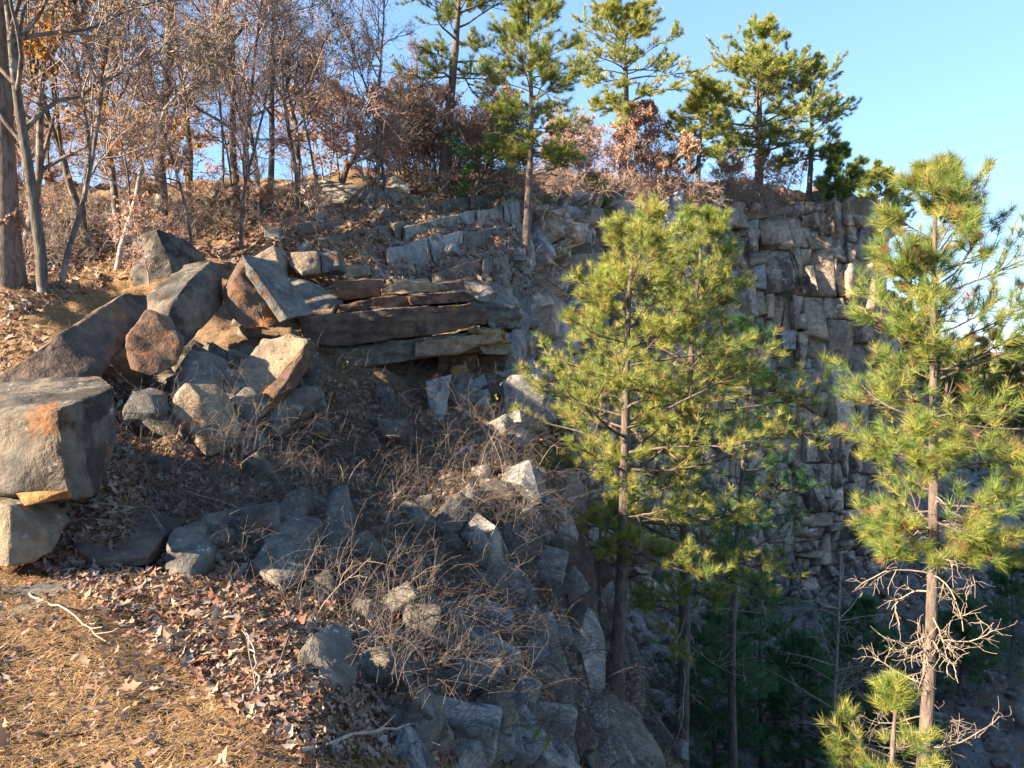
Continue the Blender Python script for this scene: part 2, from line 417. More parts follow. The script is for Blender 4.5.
scree = np.maximum(scree, 0.2 * np.clip((ROWF[:, None] - 4.4) / 0.8, 0, 1) * np.clip((8.0 - ROWF[:, None]) / 0.3, 0, 1) * np.clip((_px[None, :] - 330) / 90, 0, 1))
terrain_me = mesh_from('terrain', G, quads=quads, smooth=True, attr=scree.ravel())
terrain = obj('terrain', terrain_me, M['ground'])
tag(terrain, 'rocky quarry hillside with leaf litter, steep drop and rim', 'terrain', kind='structure')
BV = BVHTree.FromPolygons([Vector(v) for v in G.reshape(-1, 3)], quads.tolist())

def hit(px, py):
    """first ground point on a pixel's sight line, with its normal"""
    r = Vector(ray(px, py)).normalized()
    p, n, i, d = BV.ray_cast(Vector((0, 0, EYE)), r)
    if p is None:
        return None, None
    if n.dot(r) > 0: n = -n
    return np.array(p), np.array(n)

def ground(x, y, z=60.0):
    p, n, i, d = BV.ray_cast(Vector((x, y, z)), Vector((0, 0, -1)))
    if p is None: return None, None
    if n.z < 0: n = -n
    return np.array(p), np.array(n)
def gh(x, y):
    p, n = ground(x, y)
    return p[2] if p is not None else -8.0

# ------------------------------------------------------------------ rocks
def hull_bm(pts, bevel=0.0, segs=1):
    bm = bmesh.new()
    for p in pts: bm.verts.new(p)
    bm.verts.ensure_lookup_table()
    r = bmesh.ops.convex_hull(bm, input=bm.verts)
    dead = [g for g in r['geom_interior'] if isinstance(g, bmesh.types.BMVert)]
    dead += [g for g in r['geom_unused'] if isinstance(g, bmesh.types.BMVert)]
    if dead: bmesh.ops.delete(bm, geom=list(set(dead)), context='VERTS')
    bmesh.ops.dissolve_limit(bm, angle_limit=R(7), verts=bm.verts, edges=bm.edges)
    if bevel > 0:
        bmesh.ops.bevel(bm, geom=bm.edges[:], offset=bevel, segments=segs, affect='EDGES', profile=0.6, clamp_overlap=True)
    bmesh.ops.recalc_face_normals(bm, faces=bm.faces)
    return bm

def finish_rock(name, bm, fine=None, amp=0.0, seed=0, strata=0.0):
    bmesh.ops.triangulate(bm, faces=bm.faces)
    if fine:
        for k in range(7):
            long_e = [e for e in bm.edges if e.calc_length() > fine * 1.5]
            if not long_e or len(bm.verts) > 6000: break
            bmesh.ops.subdivide_edges(bm, edges=long_e, cuts=1)
            bmesh.ops.triangulate(bm, faces=[f for f in bm.faces if len(f.verts) > 3])
        bm.normal_update()
        P = np.array([v.co for v in bm.verts]); Nn = np.array([v.normal for v in bm.verts])
        off = fbm(P * 1.6, 3, seed) * amp + fbm(P * 6.0, 3, seed + 5) * amp * 0.4
        rid = np.abs(vnoise(P * 2.2 + 5.0, seed + 9))
        off -= np.clip(0.10 - rid, 0, 1) * amp * 4.5            # shallow cracks
        if strata:
            off += np.sign(np.sin(P[:, 2] / strata + fbm(P * 0.7, 2, seed + 2) * 1.4)) * amp * 0.35
        P = P + Nn * off[:, None]
        for v, p in zip(bm.verts, P): v.co = p
    me = bpy.data.meshes.new(name)
    bm.to_mesh(me); bm.free()
    me.polygons.foreach_set('use_smooth', np.ones(len(me.polygons), bool))
    me.set_sharp_from_angle(angle=R(38))
    return me

def hero_rock(name, label, pts, back, mat, fine=0.06, amp=0.03, seed=1, bevel=0.03, cat='boulder', parent=None, group=None, sink=0.0, strata=0.0, extra=None):
    """pts: visible corners (px, py, depth); back: list of offsets that carry the hidden side"""
    A = [W(*p) for p in pts]
    B = list(A)
    for b in back:
        c = np.mean(A, axis=0)
        B += [c + (a - c) * 0.88 + np.array(b) for a in A]
    if sink:
        low = sorted(B, key=lambda v: v[2])[:max(4, len(B) // 2)]
        B += [v - np.array((0, 0, sink)) for v in low]
    if extra: B += [np.array(e) for e in extra]
    B = np.array(B)
    o0 = np.array((B[:, 0].mean(), B[:, 1].mean(), B[:, 2].min()))
    bm = hull_bm([Vector(b - o0) for b in B], bevel, 2)
    me = finish_rock(name, bm, fine, amp, seed, strata)
    if parent is not None:
        o = obj(name, me, mat, parent, Vector(o0) - parent.location)
    else:
        o = obj(name, me, mat, None, o0)
        tag(o, label, cat, group)
    return o

def block_variant(seed, sub=None):
    rg = np.random.RandomState(seed)
    pts = []
    for sx in (-1, 1):
        for sy in (-1, 1):
            for sz in (-1, 1):
                c = np.array((sx, sy, sz)) * (0.5 + rg.uniform(-0.13, 0.05, 3))
                if rg.rand() < 0.45:
                    k = rg.uniform(0.12, 0.4, 3)
                    for a in range(3):
                        q = c.copy(); q[a] -= np.sign(c[a]) * k[a]; pts.append(q)
                else:
                    pts.append(c)
    bm = hull_bm([Vector(p) for p in pts], 0.03, 1)
    return finish_rock('rock', bm, sub, 0.035 if sub else 0, seed)

BLOCKS = [block_variant(100 + i, 0.2) for i in range(18)]
SHARDS = [block_variant(200 + i) for i in range(10)]
from mathutils import Matrix
def block_matrix(pos, nrm, size, roll, rg):
    n = Vector(nrm).normalized()
    up = Vector((0, 0, 1))
    x = up.cross(-n)
    if x.length < 0.2: x = Vector((1, 0, 0))
    x.normalize(); z = n.cross(x) * -1
    if z.z < 0: z = -z
    m = Matrix((x, -n, z)).transposed()
    q = m.to_quaternion()
    from mathutils import Euler
    q = q @ Euler((rg.uniform(-roll, roll), rg.uniform(-roll, roll), rg.uniform(-roll, roll))).to_quaternion()
    return Matrix.LocRotScale(Vector(pos), q, Vector(size))

def merged_blocks(name, mats, meshes, mat, parent=None):
    """many small rocks joined into one mesh"""
    VV, TT, o = [], [], 0
    cache = {}
    for m, me in zip(mats, meshes):
        if me.name not in cache:
            v = np.empty(len(me.vertices) * 3, np.float32); me.vertices.foreach_get('co', v)
            me.calc_loop_triangles()
            t = np.empty(len(me.loop_triangles) * 3, np.int32); me.loop_triangles.foreach_get('vertices', t)
            cache[me.name] = (v.reshape(-1, 3), t.reshape(-1, 3))
        v, t = cache[me.name]
        A = np.array(m)
        VV.append(v @ A[:3, :3].T + A[:3, 3]); TT.append(t + o); o += len(v)
    return obj(name, mesh_from(name, np.concatenate(VV), tris=np.concatenate(TT)), mat, parent)
def link_variants(me_list, mat):
    out = []
    for me in me_list:
        c = me.copy(); c.materials.clear(); c.materials.append(mat); out.append(c)
    return out
#PART3
# ---------------------------------------------------------------- quarry cliff: courses of fractured blocks
def S(row, px):
    """point and normal of the terrain at control row `row` (float) and picture column px (float)"""
    k = np.searchsorted(ROWF, row); k = int(np.clip(k, 1, nr - 1))
    c = np.interp(px, COLPX, np.arange(nc)); c0 = int(min(c, nc - 2)); fc = c - c0
    fr = np.clip((row - ROWF[k - 1]) / (ROWF[k] - ROWF[k - 1]), 0, 1)
    def bil(A): return (A[k - 1, c0] * (1 - fr) + A[k, c0] * fr) * (1 - fc) + (A[k - 1, c0 + 1] * (1 - fr) + A[k, c0 + 1] * fr) * fc
    return bil(G), norm(bil(GN))
COLPX = np.interp(ci + cf, np.arange(NC), CPX)
rg = np.random.RandomState(7)
cliff = empty('quarry_cliff', S(8, 700)[0])
tag(cliff, 'tall fractured quarry cliff of grey and tan blocks below the rim pines', 'cliff', kind='structure')
CS = link_variants(SHARDS, M['rock_cliff'])
cl_inv = Vector(cliff.location)
N0g = N0
def S0(row, px):
    k = int(np.clip(np.searchsorted(ROWF, row), 1, nr - 1))
    c = np.interp(px, COLPX, np.arange(nc)); c0 = int(min(c, nc - 2)); fc = c - c0
    fr = np.clip((row - ROWF[k - 1]) / (ROWF[k] - ROWF[k - 1]), 0, 1)
    def bil(A): return (A[k - 1, c0] * (1 - fr) + A[k, c0] * fr) * (1 - fc) + (A[k - 1, c0 + 1] * (1 - fr) + A[k, c0 + 1] * fr) * fc
    return bil(G0), norm(bil(N0g))
def cut(poly, p, ang):
    n = np.array((-math.sin(ang), math.cos(ang)))
    s = [(q - p) @ n for q in poly]
    A, B = [], []
    for i in range(len(poly)):
        j = (i + 1) % len(poly)
        (A if s[i] >= 0 else B).append(poly[i])
        if (s[i] >= 0) != (s[j] >= 0):
            x = poly[i] + (poly[j] - poly[i]) * (s[i] / (s[i] - s[j])); A.append(x); B.append(x)
    return A, B
def area(P): 
    P = np.array(P); x, y = P[:, 0], P[:, 1]
    return 0.5 * abs(np.dot(x, np.roll(y, -1)) - np.dot(y, np.roll(x, -1)))
def shatter(poly, out, depth=0):
    P = np.array(poly); lo, hi = P.min(0), P.max(0); c = P.mean(0)
    small = 0.55 if c[1] < 170 else 1.0
    if area(poly) < small * rg.choice([150, 330, 700, 1500, 2600], p=[.36, .27, .2, .12, .05]) or depth > 14:
        out.append(P); return
    w, h = hi - lo
    p = c + rg.uniform(-.22, .22, 2) * (w, h)
    bias = 0.62 + 0.35 * vnoise(np.array([[c[0] / 90, c[1] / 90, 3.0]]), 2)[0]
    if w * rg.uniform(.7, 1.3) > h * bias: ang = math.pi / 2 + rg.normal(0.08, .24)
    else: ang = rg.normal(0.05, .17)
    A, B = cut(poly, p, ang)
    for q in (A, B):
        if len(q) >= 3 and area(q) > 5: shatter(q, out, depth + 1)
_pxs = np.linspace(532, 906, 200)
_arc = np.r_[0, np.cumsum(np.linalg.norm(np.diff(np.array([0.5 * (S0(9, q)[0] + S0(9.9, q)[0]) for q in _pxs]), axis=0), axis=1))]
USC = 19.5                                   # domain units per metre
def u2px(u): return np.interp(u / USC, _arc, _pxs)
UMAX = _arc[-1] * USC
CELLS = []
shatter([np.array(q, float) for q in ((0, 6), (UMAX, 6), (UMAX, 399), (0, 399))], CELLS)
CELLS.sort(key=lambda P: -area(P))
def cell_mesh(P):
    c = P.mean(0)
    pc, ncv = S0(8 + c[1] / 200, u2px(c[0]))
    if P[:, 1].mean() > 0 and (P[1] - P[0])[0] * (P[2] - P[1])[1] - (P[1] - P[0])[1] * (P[2] - P[1])[0] < 0: P = P[::-1]
    sz = math.sqrt(area(P))
    k = max(0.80, 1 - 1.1 / sz)
    big_o = 0.45 * vnoise(np.array([[c[0] / 45, c[1] / 60, 0.5]]), 4)[0] + 0.25 * vnoise(np.array([[c[0] / 200, c[1] / 22, 0.7]]), 8)[0]
    off = big_o + rg.normal(0, 0.2) + (0.45 if rg.rand() < .08 else 0)
    tl = rg.normal(0, .3, 2); n = norm(ncv + rg.normal(0, .05, 3))
    back, ring, inner = [], [], []
    ins = rg.uniform(.86, .96)
    for q in P:
        p1 = c + (q - c) * k; w1, _ = S0(8 + p1[1] / 200, u2px(p1[0]))
        p2 = c + (q - c) * k * ins + rg.normal(0, .04, 2) * sz; w2, _ = S0(8 + np.clip(p2[1], 0, 400) / 200, u2px(p2[0]))
        tt = np.clip(((p2 - c) * tl).sum() * 0.05, -.5, .5)
        back.append(w1 - n * 1.1); ring.append(w1 + n * (off - 0.05 + tt)); inner.append(w2 + n * (off + tt + rg.normal(0, .035)))
    m = len(P)
    mid = np.mean(inner, axis=0) + n * rg.normal(0.03, .05)
    V = np.array(back + ring + inner + [mid])
    F3 = []
    for i in range(m):
        j = (i + 1) % m
        for a, b in ((0, m), (m, 2 * m)):
            F3 += [(a + i, a + j, b + j), (a + i, b + j, b + i)]
        F3.append((2 * m + i, 2 * m + j, 3 * m))
    return V, np.array(F3), pc
restV, restT, ro = [], [], 0
for i, P in enumerate(CELLS):
    V, T, pc = cell_mesh(P)
    c = P.mean(0); c = np.array((u2px(c[0]), c[1]))
    if i < 285:
        r = rg.rand(); warm = c[0] > 745 and c[1] > 215
        mt = 'cliff_tan' if r < (0.6 if warm else 0.26) else ('cliff_pale' if r > (0.9 if warm else 0.86) else 'rock_cliff')
        me = mesh_from('rock', V - pc, tris=T)
        obj('rock', me, M[mt], cliff, Vector(pc) - cl_inv)
    else:
        restV.append(V - np.array(cl_inv)); restT.append(T + ro); ro += len(V)
if restV:
    o = obj('rock_chips', mesh_from('rock_chips', np.concatenate(restV), tris=np.concatenate(restT)), M['rock_cliff'], cliff); o['kind'] = 'stuff'
rest_m, rest_me = [], []
# small broken stones between the blocks and down the talus
for k in range(1900):
    px = rg.uniform(545, 960); rv = rg.uniform(7.3, 8.5)
    if k > 900: px = rg.uniform(880, 1250); rv = rg.uniform(6.6, 10.4)
    p, n = S(rv, px)
    s = rg.uniform(0.15, 0.65)
    mtx = block_matrix(p + n * rg.uniform(-0.1, 0.25) * s, norm(n + rg.normal(0, .5, 3)), (s * rg.uniform(.7, 1.5), s * rg.uniform(.5, 1), s * rg.uniform(.6, 1.2)), 0.9, rg)
    rest_m.append(Matrix.Translation(-cl_inv) @ mtx); rest_me.append(CS[k % len(CS)])
rest = merged_blocks('rubble', rest_m, rest_me, M['rock_cliff'], cliff)
rest['kind'] = 'stuff'

# overhanging rim slabs at the right-hand corner of the cliff
def slab_on(parent, name, pts, back, mat, seed, **kw):
    return hero_rock(name, None, pts, back, mat, seed=seed, parent=parent, **kw)
rimd = 40.5
for k, (pts, bk, mt) in enumerate([
    ([(745, 212, 39), (800, 203, 40), (838, 199, 40.4), (842, 206, 40.2), (800, 214, 39.6), (748, 220, 38.8)], [(0.5, 3, 0.3)], 'rock_tan'),
    ([(800, 214, 39.2), (836, 208, 39.8), (838, 224, 39.8), (806, 226, 39.2)], [(0.5, 2.5, 0.2)], 'rock_cliff'),
    ([(830, 200, 40.2), (846, 204, 40.6), (848, 232, 40.6), (832, 234, 40.2)], [(0.5, 2, 0.1)], 'rock_cliff'),
    ([(846, 214, 40.8), (862, 215, 41.2), (862, 232, 41.2), (848, 232, 40.8)], [(0.5, 2, 0.1)], 'rock_cliff'),
    ([(846, 229, 40.2), (904, 227, 41), (896, 238, 40.9), (850, 240, 40.2)], [(-0.5, 1.4, 0)], 'rock_cliff'),
    ([(806, 236, 38.9), (838, 236, 39.4), (840, 246, 39.4), (812, 250, 38.9)], [(0.3, 2, 0.2)], 'rock_tan'),
    ([(838, 232, 39.6), (850, 230, 39.9), (850, 246, 39.9), (838, 248, 39.6)], [(0.3, 2, 0)], 'rock_pale'),
    ([(838, 252, 39.8), (854, 246, 40.2), (854, 260, 40.2), (840, 263, 39.8)], [(0.3, 2, 0)], 'rock_pale'),
    ([(842, 285, 39.6), (868, 276, 40.2), (870, 292, 40.2), (850, 298, 39.6)], [(0.3, 2, 0)], 'rock_pale'),
    ([(815, 305, 39.2), (855, 296, 39.8), (858, 320, 39.8), (842, 326, 39.4), (820, 334, 39.1)], [(0.3, 2, 0)], 'rock_tan'),
    ([(845, 300, 39.9), (868, 298, 40.3), (868, 316, 40.3), (850, 320, 39.9)], [(0.3, 2, 0)], 'rock_tan'),
    ([(775, 372, 36.8), (826, 366, 37.6), (828, 390, 37.6), (800, 398, 37.0), (780, 395, 36.7)], [(0.3, 2, 0)], 'rock_cliff'),
    ([(780, 331, 37.4), (796, 331, 37.7), (797, 350, 37.7), (784, 350, 37.4)], [(0.3, 1.6, 0)], 'rock_pale'),
    ([(652, 208, 34), (700, 203, 35), (703, 212, 35), (660, 220, 34)], [(0.5, 2.5, 0.3)], 'rock_tan'),
    ([(655, 220, 33.8), (690, 216, 34.5), (692, 232, 34.6), (660, 236, 33.9)], [(0.5, 2, 0.1)], 'rock_tan'),
    ([(712, 210, 35.8), (748, 214, 37.5), (748, 228, 37.4), (716, 224, 35.8)], [(0.5, 2, 0.1)], 'rock_cliff')]):
    slab_on(cliff, 'rim_slab' if k in (0, 1, 4, 13) else 'rock', pts, bk, M[mt], 300 + k, fine=0.25, amp=0.09, bevel=0.08)

# ---------------------------------------------------------------- overhanging slab outcrop in the middle
outcrop = empty('slab_outcrop', W(400, 372, 13.6))
tag(outcrop, 'layered dark brown slab outcrop jutting over a small hollow in mid picture', 'rock outcrop')
def layer(pts, bk, mat, seed, amp=0.03, name='slab'):
    pts = [(x, y, d * 0.93) for x, y, d in pts]
    hero_rock(name, None, pts, bk, M[mat], seed=seed, parent=outcrop, fine=0.075, amp=amp, bevel=0.012, strata=0.03)
layer([(300, 318, 12.7), (345, 312, 13.0), (416, 307, 13.5), (472, 303, 14.2), (486, 309, 14.4), (485, 325, 14.4), (416, 337, 13.6), (340, 346, 13.0), (302, 343, 12.7)], [(-0.5, 1.9, 0.12)], 'rock_dark', 11)
layer([(340, 305, 13.25), (372, 298, 13.5), (418, 294, 13.95), (422, 305, 13.95), (380, 309, 13.55), (344, 312, 13.3)], [(-0.4, 1.5, 0.12)], 'rock_brown', 12, 0.04)
layer([(408, 296, 13.75), (446, 291, 14.25), (470, 291, 14.5), (475, 302, 14.5), (440, 305, 14.1), (410, 306, 13.75)], [(-0.5, 1.5, 0.06)], 'rock_dark', 25, 0.04)
layer([(380, 288, 14.05), (402, 283, 14.3), (444, 283, 14.7), (448, 290, 14.7), (404, 294, 14.2), (382, 296, 14.05)], [(-0.4, 1.2, 0.05)], 'rock_tan', 13, 0.04)
layer([(436, 284, 14.55), (462, 280, 14.9), (468, 289, 14.9), (440, 293, 14.55)], [(-0.3, 1.1, 0.1)], 'rock_dark', 27, 0.04)
layer([(392, 278, 14.5), (428, 278, 14.8), (430, 283, 14.8), (394, 284, 14.5)], [(-0.3, 0.9, 0.06)], 'rock_tan', 14)
layer([(336, 281, 13.9), (383, 279, 14.2), (384, 295, 14.2), (338, 299, 13.9)], [(-0.2, 0.9, 0.1)], 'rock_brown', 15)
layer([(330, 348, 13.1), (416, 339, 13.7), (484, 329, 14.5), (500, 334, 14.6), (498, 352, 14.6), (440, 362, 14.0), (360, 366, 13.3), (332, 362, 13.1)], [(-0.4, 1.6, 0.0)], 'rock_grey', 16, 0.035)
layer([(415, 344, 13.55), (470, 334, 14.25), (500, 330, 14.5), (503, 340, 14.5), (460, 352, 14.0), (416, 356, 13.5)], [(-0.3, 1.0, 0.05)], 'rock_tan', 17, 0.035)
layer([(470, 331, 14.2), (505, 325, 14.6), (508, 342, 14.6), (475, 346, 14.2)], [(-0.3, 1.0, 0.0)], 'rock_ochre', 18, 0.05)
layer([(478, 345, 14.25), (513, 340, 14.7), (512, 355, 14.7), (484, 355, 14.3)], [(-0.3, 1.0, 0.0)], 'rock_tan', 19, 0.05)
layer([(300, 341, 12.9), (338, 344, 13.1), (336, 360, 13.1), (304, 366, 12.9)], [(-0.3, 1.2, 0.0)], 'rock_dark', 20, 0.05)
layer([(462, 296, 15.0), (520, 303, 15.8), (522, 330, 15.8), (490, 326, 15.2)], [(-0.3, 1.6, 0.0)], 'rock_grey', 21, 0.06)
layer([(440, 352, 14.4), (478, 352, 14.6), (470, 378, 14.5), (436, 380, 14.3)], [(-0.3, 1.0, 0.0)], 'rock_brown', 22, 0.06, 'rock')
layer([(476, 353, 15.0), (508, 352, 15.2), (505, 378, 15.2), (470, 382, 14.9)], [(-0.2, 0.8, 0.0)], 'rock_dark', 23, 0.06, 'rock')
layer([(452, 366, 14.3), (466, 364, 14.4), (466, 380, 14.3), (450, 382, 14.2)], [(-0.1, 0.4, 0.0)], 'rock_ochre', 24, 0.04, 'rock')

# ---------------------------------------------------------------- individual boulders
def hr(label, pts, back, mat, seed, **kw):
    hero_rock(kw.pop('name', 'boulder'), label, pts, back, M[mat], seed=seed, **kw)
hr('big flat-topped boulder at left edge, lit on top, dark blue-grey right face',
   [(-60, 428, 5.7), (20, 424, 5.4), (57, 408, 5.3), (116, 386, 6.1), (118, 440, 6.1), (95, 498, 5.7), (72, 503, 5.4), (14, 492, 5.4), (-60, 500, 5.7), (104, 374, 6.8), (40, 376, 7.0), (-50, 392, 6.8)],
   [], 'rock_slate', 31, extra=[W(100, 470, 6.7), W(-50, 480, 6.8)], fine=0.05, amp=0.035, bevel=0.04)
hr('small pale rusty-bottomed rock under the big flat-topped boulder',
   [(-30, 500, 5.3), (10, 506, 5.2), (34, 514, 5.35), (50, 535, 5.35), (34, 545, 5.3), (8, 550, 5.2), (-30, 550, 5.3)], [(-0.1, 0.5, 0)], 'rock_tan', 32, fine=0.05, amp=0.03, sink=0.12)
hr('thin ochre wedge of stone between the big boulder and the pale rock',
   [(12, 492, 5.32), (66, 490, 5.3), (70, 500, 5.35), (24, 508, 5.3)], [(-0.05, 0.6, -0.03)], 'rock_ochre', 33, fine=0.05, amp=0.015, bevel=0.015, cat='rock', name='rock')
hr('long slab leaning along the left path, lit top edge, dark shaded face',
   [(-40, 402, 7.5), (60, 333, 8.3), (124, 293, 9.2), (148, 294, 9.5), (150, 308, 9.4), (132, 343, 8.9), (92, 374, 8.2), (0, 408, 7.6), (-40, 425, 7.5)],
   [(-0.38, 0.2, -0.16)], 'rock_dark', 34, fine=0.06, amp=0.035, sink=0.15)
hr('rounded brown boulder tucked right of the long leaning slab',
   [(130, 332, 8.75), (148, 313, 9.0), (170, 320, 9.1), (183, 345, 8.9), (174, 366, 8.7), (150, 376, 8.5), (132, 368, 8.5), (127, 348, 8.6)], [(-0.2, 0.55, 0.05)], 'rock_brown', 35, bevel=0.08, amp=0.05)
hr('tall grey-green slanted block with sunlit upper left edge',
   [(212, 258, 11.0), (222, 268, 11.0), (225, 300, 10.9), (206, 326, 10.3), (186, 346, 9.7), (168, 338, 9.5), (170, 305, 9.8), (193, 276, 10.4)], [(-0.45, 0.12, 0.0)], 'rock_slate', 36, amp=0.04)
hr('tent-shaped split boulder with rusty hollow front',
   [(240, 256, 11.2), (246, 262, 10.9), (284, 318, 10.8), (270, 328, 10.5), (244, 330, 10.4), (228, 312, 10.5), (220, 294, 10.7), (232, 282, 10.6)], [(-0.1, 0.9, 0.05)], 'rock_brown', 37, amp=0.05)
hr('grey leaning slab resting on the right side of the tent-shaped boulder',
   [(241, 254, 11.0), (252, 268, 10.75), (288, 318, 10.6), (280, 322, 10.6), (246, 275, 10.7)], [(0.22, 0.75, 0.04)], 'rock_grey', 38, amp=0.02, bevel=0.015, cat='rock slab')
hr('pale boulder with sunlit left face beside the leaning white trunk',
   [(130, 275, 13.1), (132, 238, 13.2), (143, 231, 13.1), (156, 229, 13.0), (176, 243, 13.2), (189, 268, 13.3), (178, 284, 12.8), (146, 284, 12.7)], [(0.1, 1.0, 0)], 'rock_slate', 39, amp=0.06, sink=0.15)
hr('pale sunlit boulder with dark rusty lower face below the slab outcrop',
   [(238, 368, 9.5), (262, 339, 9.8), (290, 334, 9.9), (307, 339, 9.8), (304, 356, 9.6), (282, 386, 9.3), (258, 416, 9.0), (246, 406, 9.1)], [(-0.15, 0.7, 0)], 'rock_tan', 40, amp=0.05, sink=0.1)
hr('rusty dark plate leaning against the pale sunlit boulder',
   [(306, 342, 9.55), (303, 358, 9.4), (282, 388, 9.05), (258, 418, 8.85), (250, 408, 8.9), (276, 376, 9.2)], [(0.1, 0.25, -0.02)], 'rock_brown', 41, amp=0.02, bevel=0.015, cat='rock slab')
hr('plain dark grey rock left of the pale sunlit boulder',
   [(210, 380, 9.2), (228, 366, 9.4), (246, 378, 9.3), (250, 396, 9.1), (240, 412, 8.9), (218, 406, 8.9)], [(0, 0.5, 0)], 'rock_grey', 42, sink=0.1)
hr('grey angular rock below the tall slanted block',
   [(172, 374, 8.9), (190, 347, 9.2), (214, 357, 9.2), (219, 374, 9.0), (196, 396, 8.7), (172, 396, 8.7)], [(0, 0.5, 0)], 'rock_grey', 43, sink=0.1)
hr('small pointed rock with bright tan sunlit face in the leaf litter',
   [(176, 396, 8.1), (186, 384, 8.2), (199, 396, 8.1), (212, 425, 8.0), (220, 443, 7.9), (206, 448, 7.75), (190, 428, 7.8), (172, 412, 7.9)], [(0.15, 0.4, 0)], 'rock_tan', 44, amp=0.025, sink=0.08)
hr('squat grey rock right of the big flat-topped boulder',
   [(120, 412, 7.5), (129, 388, 7.8), (152, 394, 7.8), (157, 412, 7.6)], [(0, 0.4, 0)], 'rock_grey', 45, sink=0.1)
hr('mossy slanted slab right of the rusty leaning plate',
   [(262, 422, 8.9), (284, 388, 9.3), (310, 384, 9.6), (316, 398, 9.5), (292, 416, 9.1), (276, 430, 8.8)], [(0.05, 0.5, 0)], 'rock_grey', 46, sink=0.1)
hr('blue-grey wedge boulder behind the tent-shaped boulder',
   [(268, 273, 13.2), (300, 278, 13.2), (342, 300, 13.0), (328, 307, 12.8), (290, 307, 12.7), (270, 298, 12.8)], [(-0.1, 0.9, 0.05)], 'rock_grey', 47, sink=0.1)
hr('tan pointed block at the left end of the upper ledge',
   [(248, 260, 14.4), (274, 243, 14.9), (285, 262, 14.7), (280, 275, 14.3), (258, 273, 14.2)], [(0, 0.8, 0)], 'rock_tan', 48, sink=0.1)
hr('square pale block with sunlit top on the upper ledge',
   [(290, 252, 15.0), (318, 250, 15.2), (320, 268, 15.0), (302, 271, 14.7), (290, 262, 14.8)], [(0, 0.8, 0)], 'rock_tan', 49, sink=0.1)
hr('pale square block right of the sunlit-topped ledge block',
   [(320, 253, 15.3), (337, 251, 15.5), (340, 265, 15.3), (322, 268, 15.1)], [(0, 0.7, 0)], 'rock_grey', 50, sink=0.1)
hr('small bright sunlit stone on the left end of the slab outcrop',
   [(304, 304, 12.8), (320, 296, 12.95), (336, 303, 12.9), (332, 311, 12.8), (310, 312, 12.7)], [(0, 0.35, 0)], 'rock_tan', 51, fine=0.05, sink=0.05, cat='rock', name='rock')
hr('smooth pale rounded boulder on the skyline left of the tall pine',
   [(362, 197, 23.6), (369, 181, 23.8), (390, 173, 23.9), (409, 183, 23.8), (410, 196, 23.5), (385, 203, 23.2)], [(0, 1.2, 0)], 'rock_pale', 52, bevel=0.15, amp=0.08, fine=0.12, sink=0.2)
hr('long low pale boulder left of the smooth skyline boulder',
   [(288, 202, 22.6), (300, 181, 23), (330, 178, 23.2), (360, 186, 23.2), (362, 200, 22.9), (320, 206, 22.3)], [(0, 1.2, 0)], 'rock_pale', 53, bevel=0.12, amp=0.08, fine=0.12, sink=0.2)
hr('fallen block with white top and dark front at the outcrop foot',
   [(503, 385, 12.9), (512, 374, 13.3), (538, 374, 13.4), (545, 392, 13.1), (543, 410, 12.9), (522, 414, 12.7), (505, 406, 12.7)], [(-0.1, 0.5, 0)], 'rock_pale', 54, bevel=0.05, sink=0.1)
hr('narrow pale slab leaning upright below the outcrop hollow',
   [(424, 380, 12.4), (452, 374, 12.7), (447, 420, 12.0), (434, 438, 11.6), (430, 410, 12.0)], [(-0.05, 0.3, 0)], 'rock_pale', 55, bevel=0.02, cat='rock slab')
hr('white slab stone lying under the right end of the hollow',
   [(464, 382, 13.0), (484, 374, 13.3), (488, 384, 13.1), (474, 393, 12.8)], [(0, 0.3, 0)], 'rock_pale', 56, fine=0.05, bevel=0.015, cat='rock', name='rock')
hr('pale plate of stone right of the white slab stone',
   [(492, 372, 13.7), (520, 366, 14.2), (541, 378, 14.1), (520, 384, 13.7)], [(0, 0.5, -0.1)], 'rock_pale', 57, fine=0.06, bevel=0.02, cat='rock slab')
hr('rusty brown boulder in the brush below the outcrop',
   [(358, 428, 10.8), (366, 414, 11.0), (388, 412, 11.1), (394, 426, 10.9), (380, 440, 10.5), (362, 438, 10.5)], [(0, 0.4, 0)], 'rock_brown', 58, sink=0.1)
hr('upright grey twin-topped rock on the shaded slope',
   [(312, 592, 6.5), (322, 560, 6.7), (333, 495, 7.2), (350, 487, 7.3), (356, 520, 7.1), (345, 552, 6.8), (326, 600, 6.4)], [(-0.15, 0.5, 0)], 'rock_grey', 59, sink=0.1)
hr('short grey rock left of the upright twin-topped rock',
   [(273, 510, 7.0), (288, 492, 7.2), (305, 497, 7.2), (304, 520, 6.9), (282, 526, 6.8)], [(0, 0.4, 0)], 'rock_grey', 60, sink=0.1)
hr('long grey shelf of rock left of the twin-topped rock',
   [(250, 560, 6.0), (275, 525, 6.4), (312, 530, 6.5), (310, 566, 6.1), (280, 585, 5.8)], [(0, 0.5, 0)], 'rock_grey', 61, sink=0.1)
hr('flat dark rock behind the small pale rock at the path edge',
   [(70, 545, 5.7), (90, 520, 6.1), (140, 515, 6.3), (165, 535, 6.0), (150, 556, 5.7), (90, 560, 5.5)], [(0, 0.5, 0)], 'rock_dark', 62, sink=0.1)
hr('grey rock half buried in leaves right of the path edge',
   [(165, 565, 5.6), (172, 530, 6.0), (196, 528, 6.1), (204, 555, 5.8), (190, 575, 5.5)], [(0, 0.4, 0)], 'rock_grey', 63, sink=0.1)
hr('lichen-grey stone poking from the sunny straw near the path drop',
   [(294, 655, 4.2), (312, 632, 4.4), (334, 645, 4.4), (338, 690, 4.1), (318, 715, 3.9), (298, 690, 4.0)], [(0.05, 0.3, 0)], 'rock_grey', 64, fine=0.04, amp=0.025, sink=0.1)
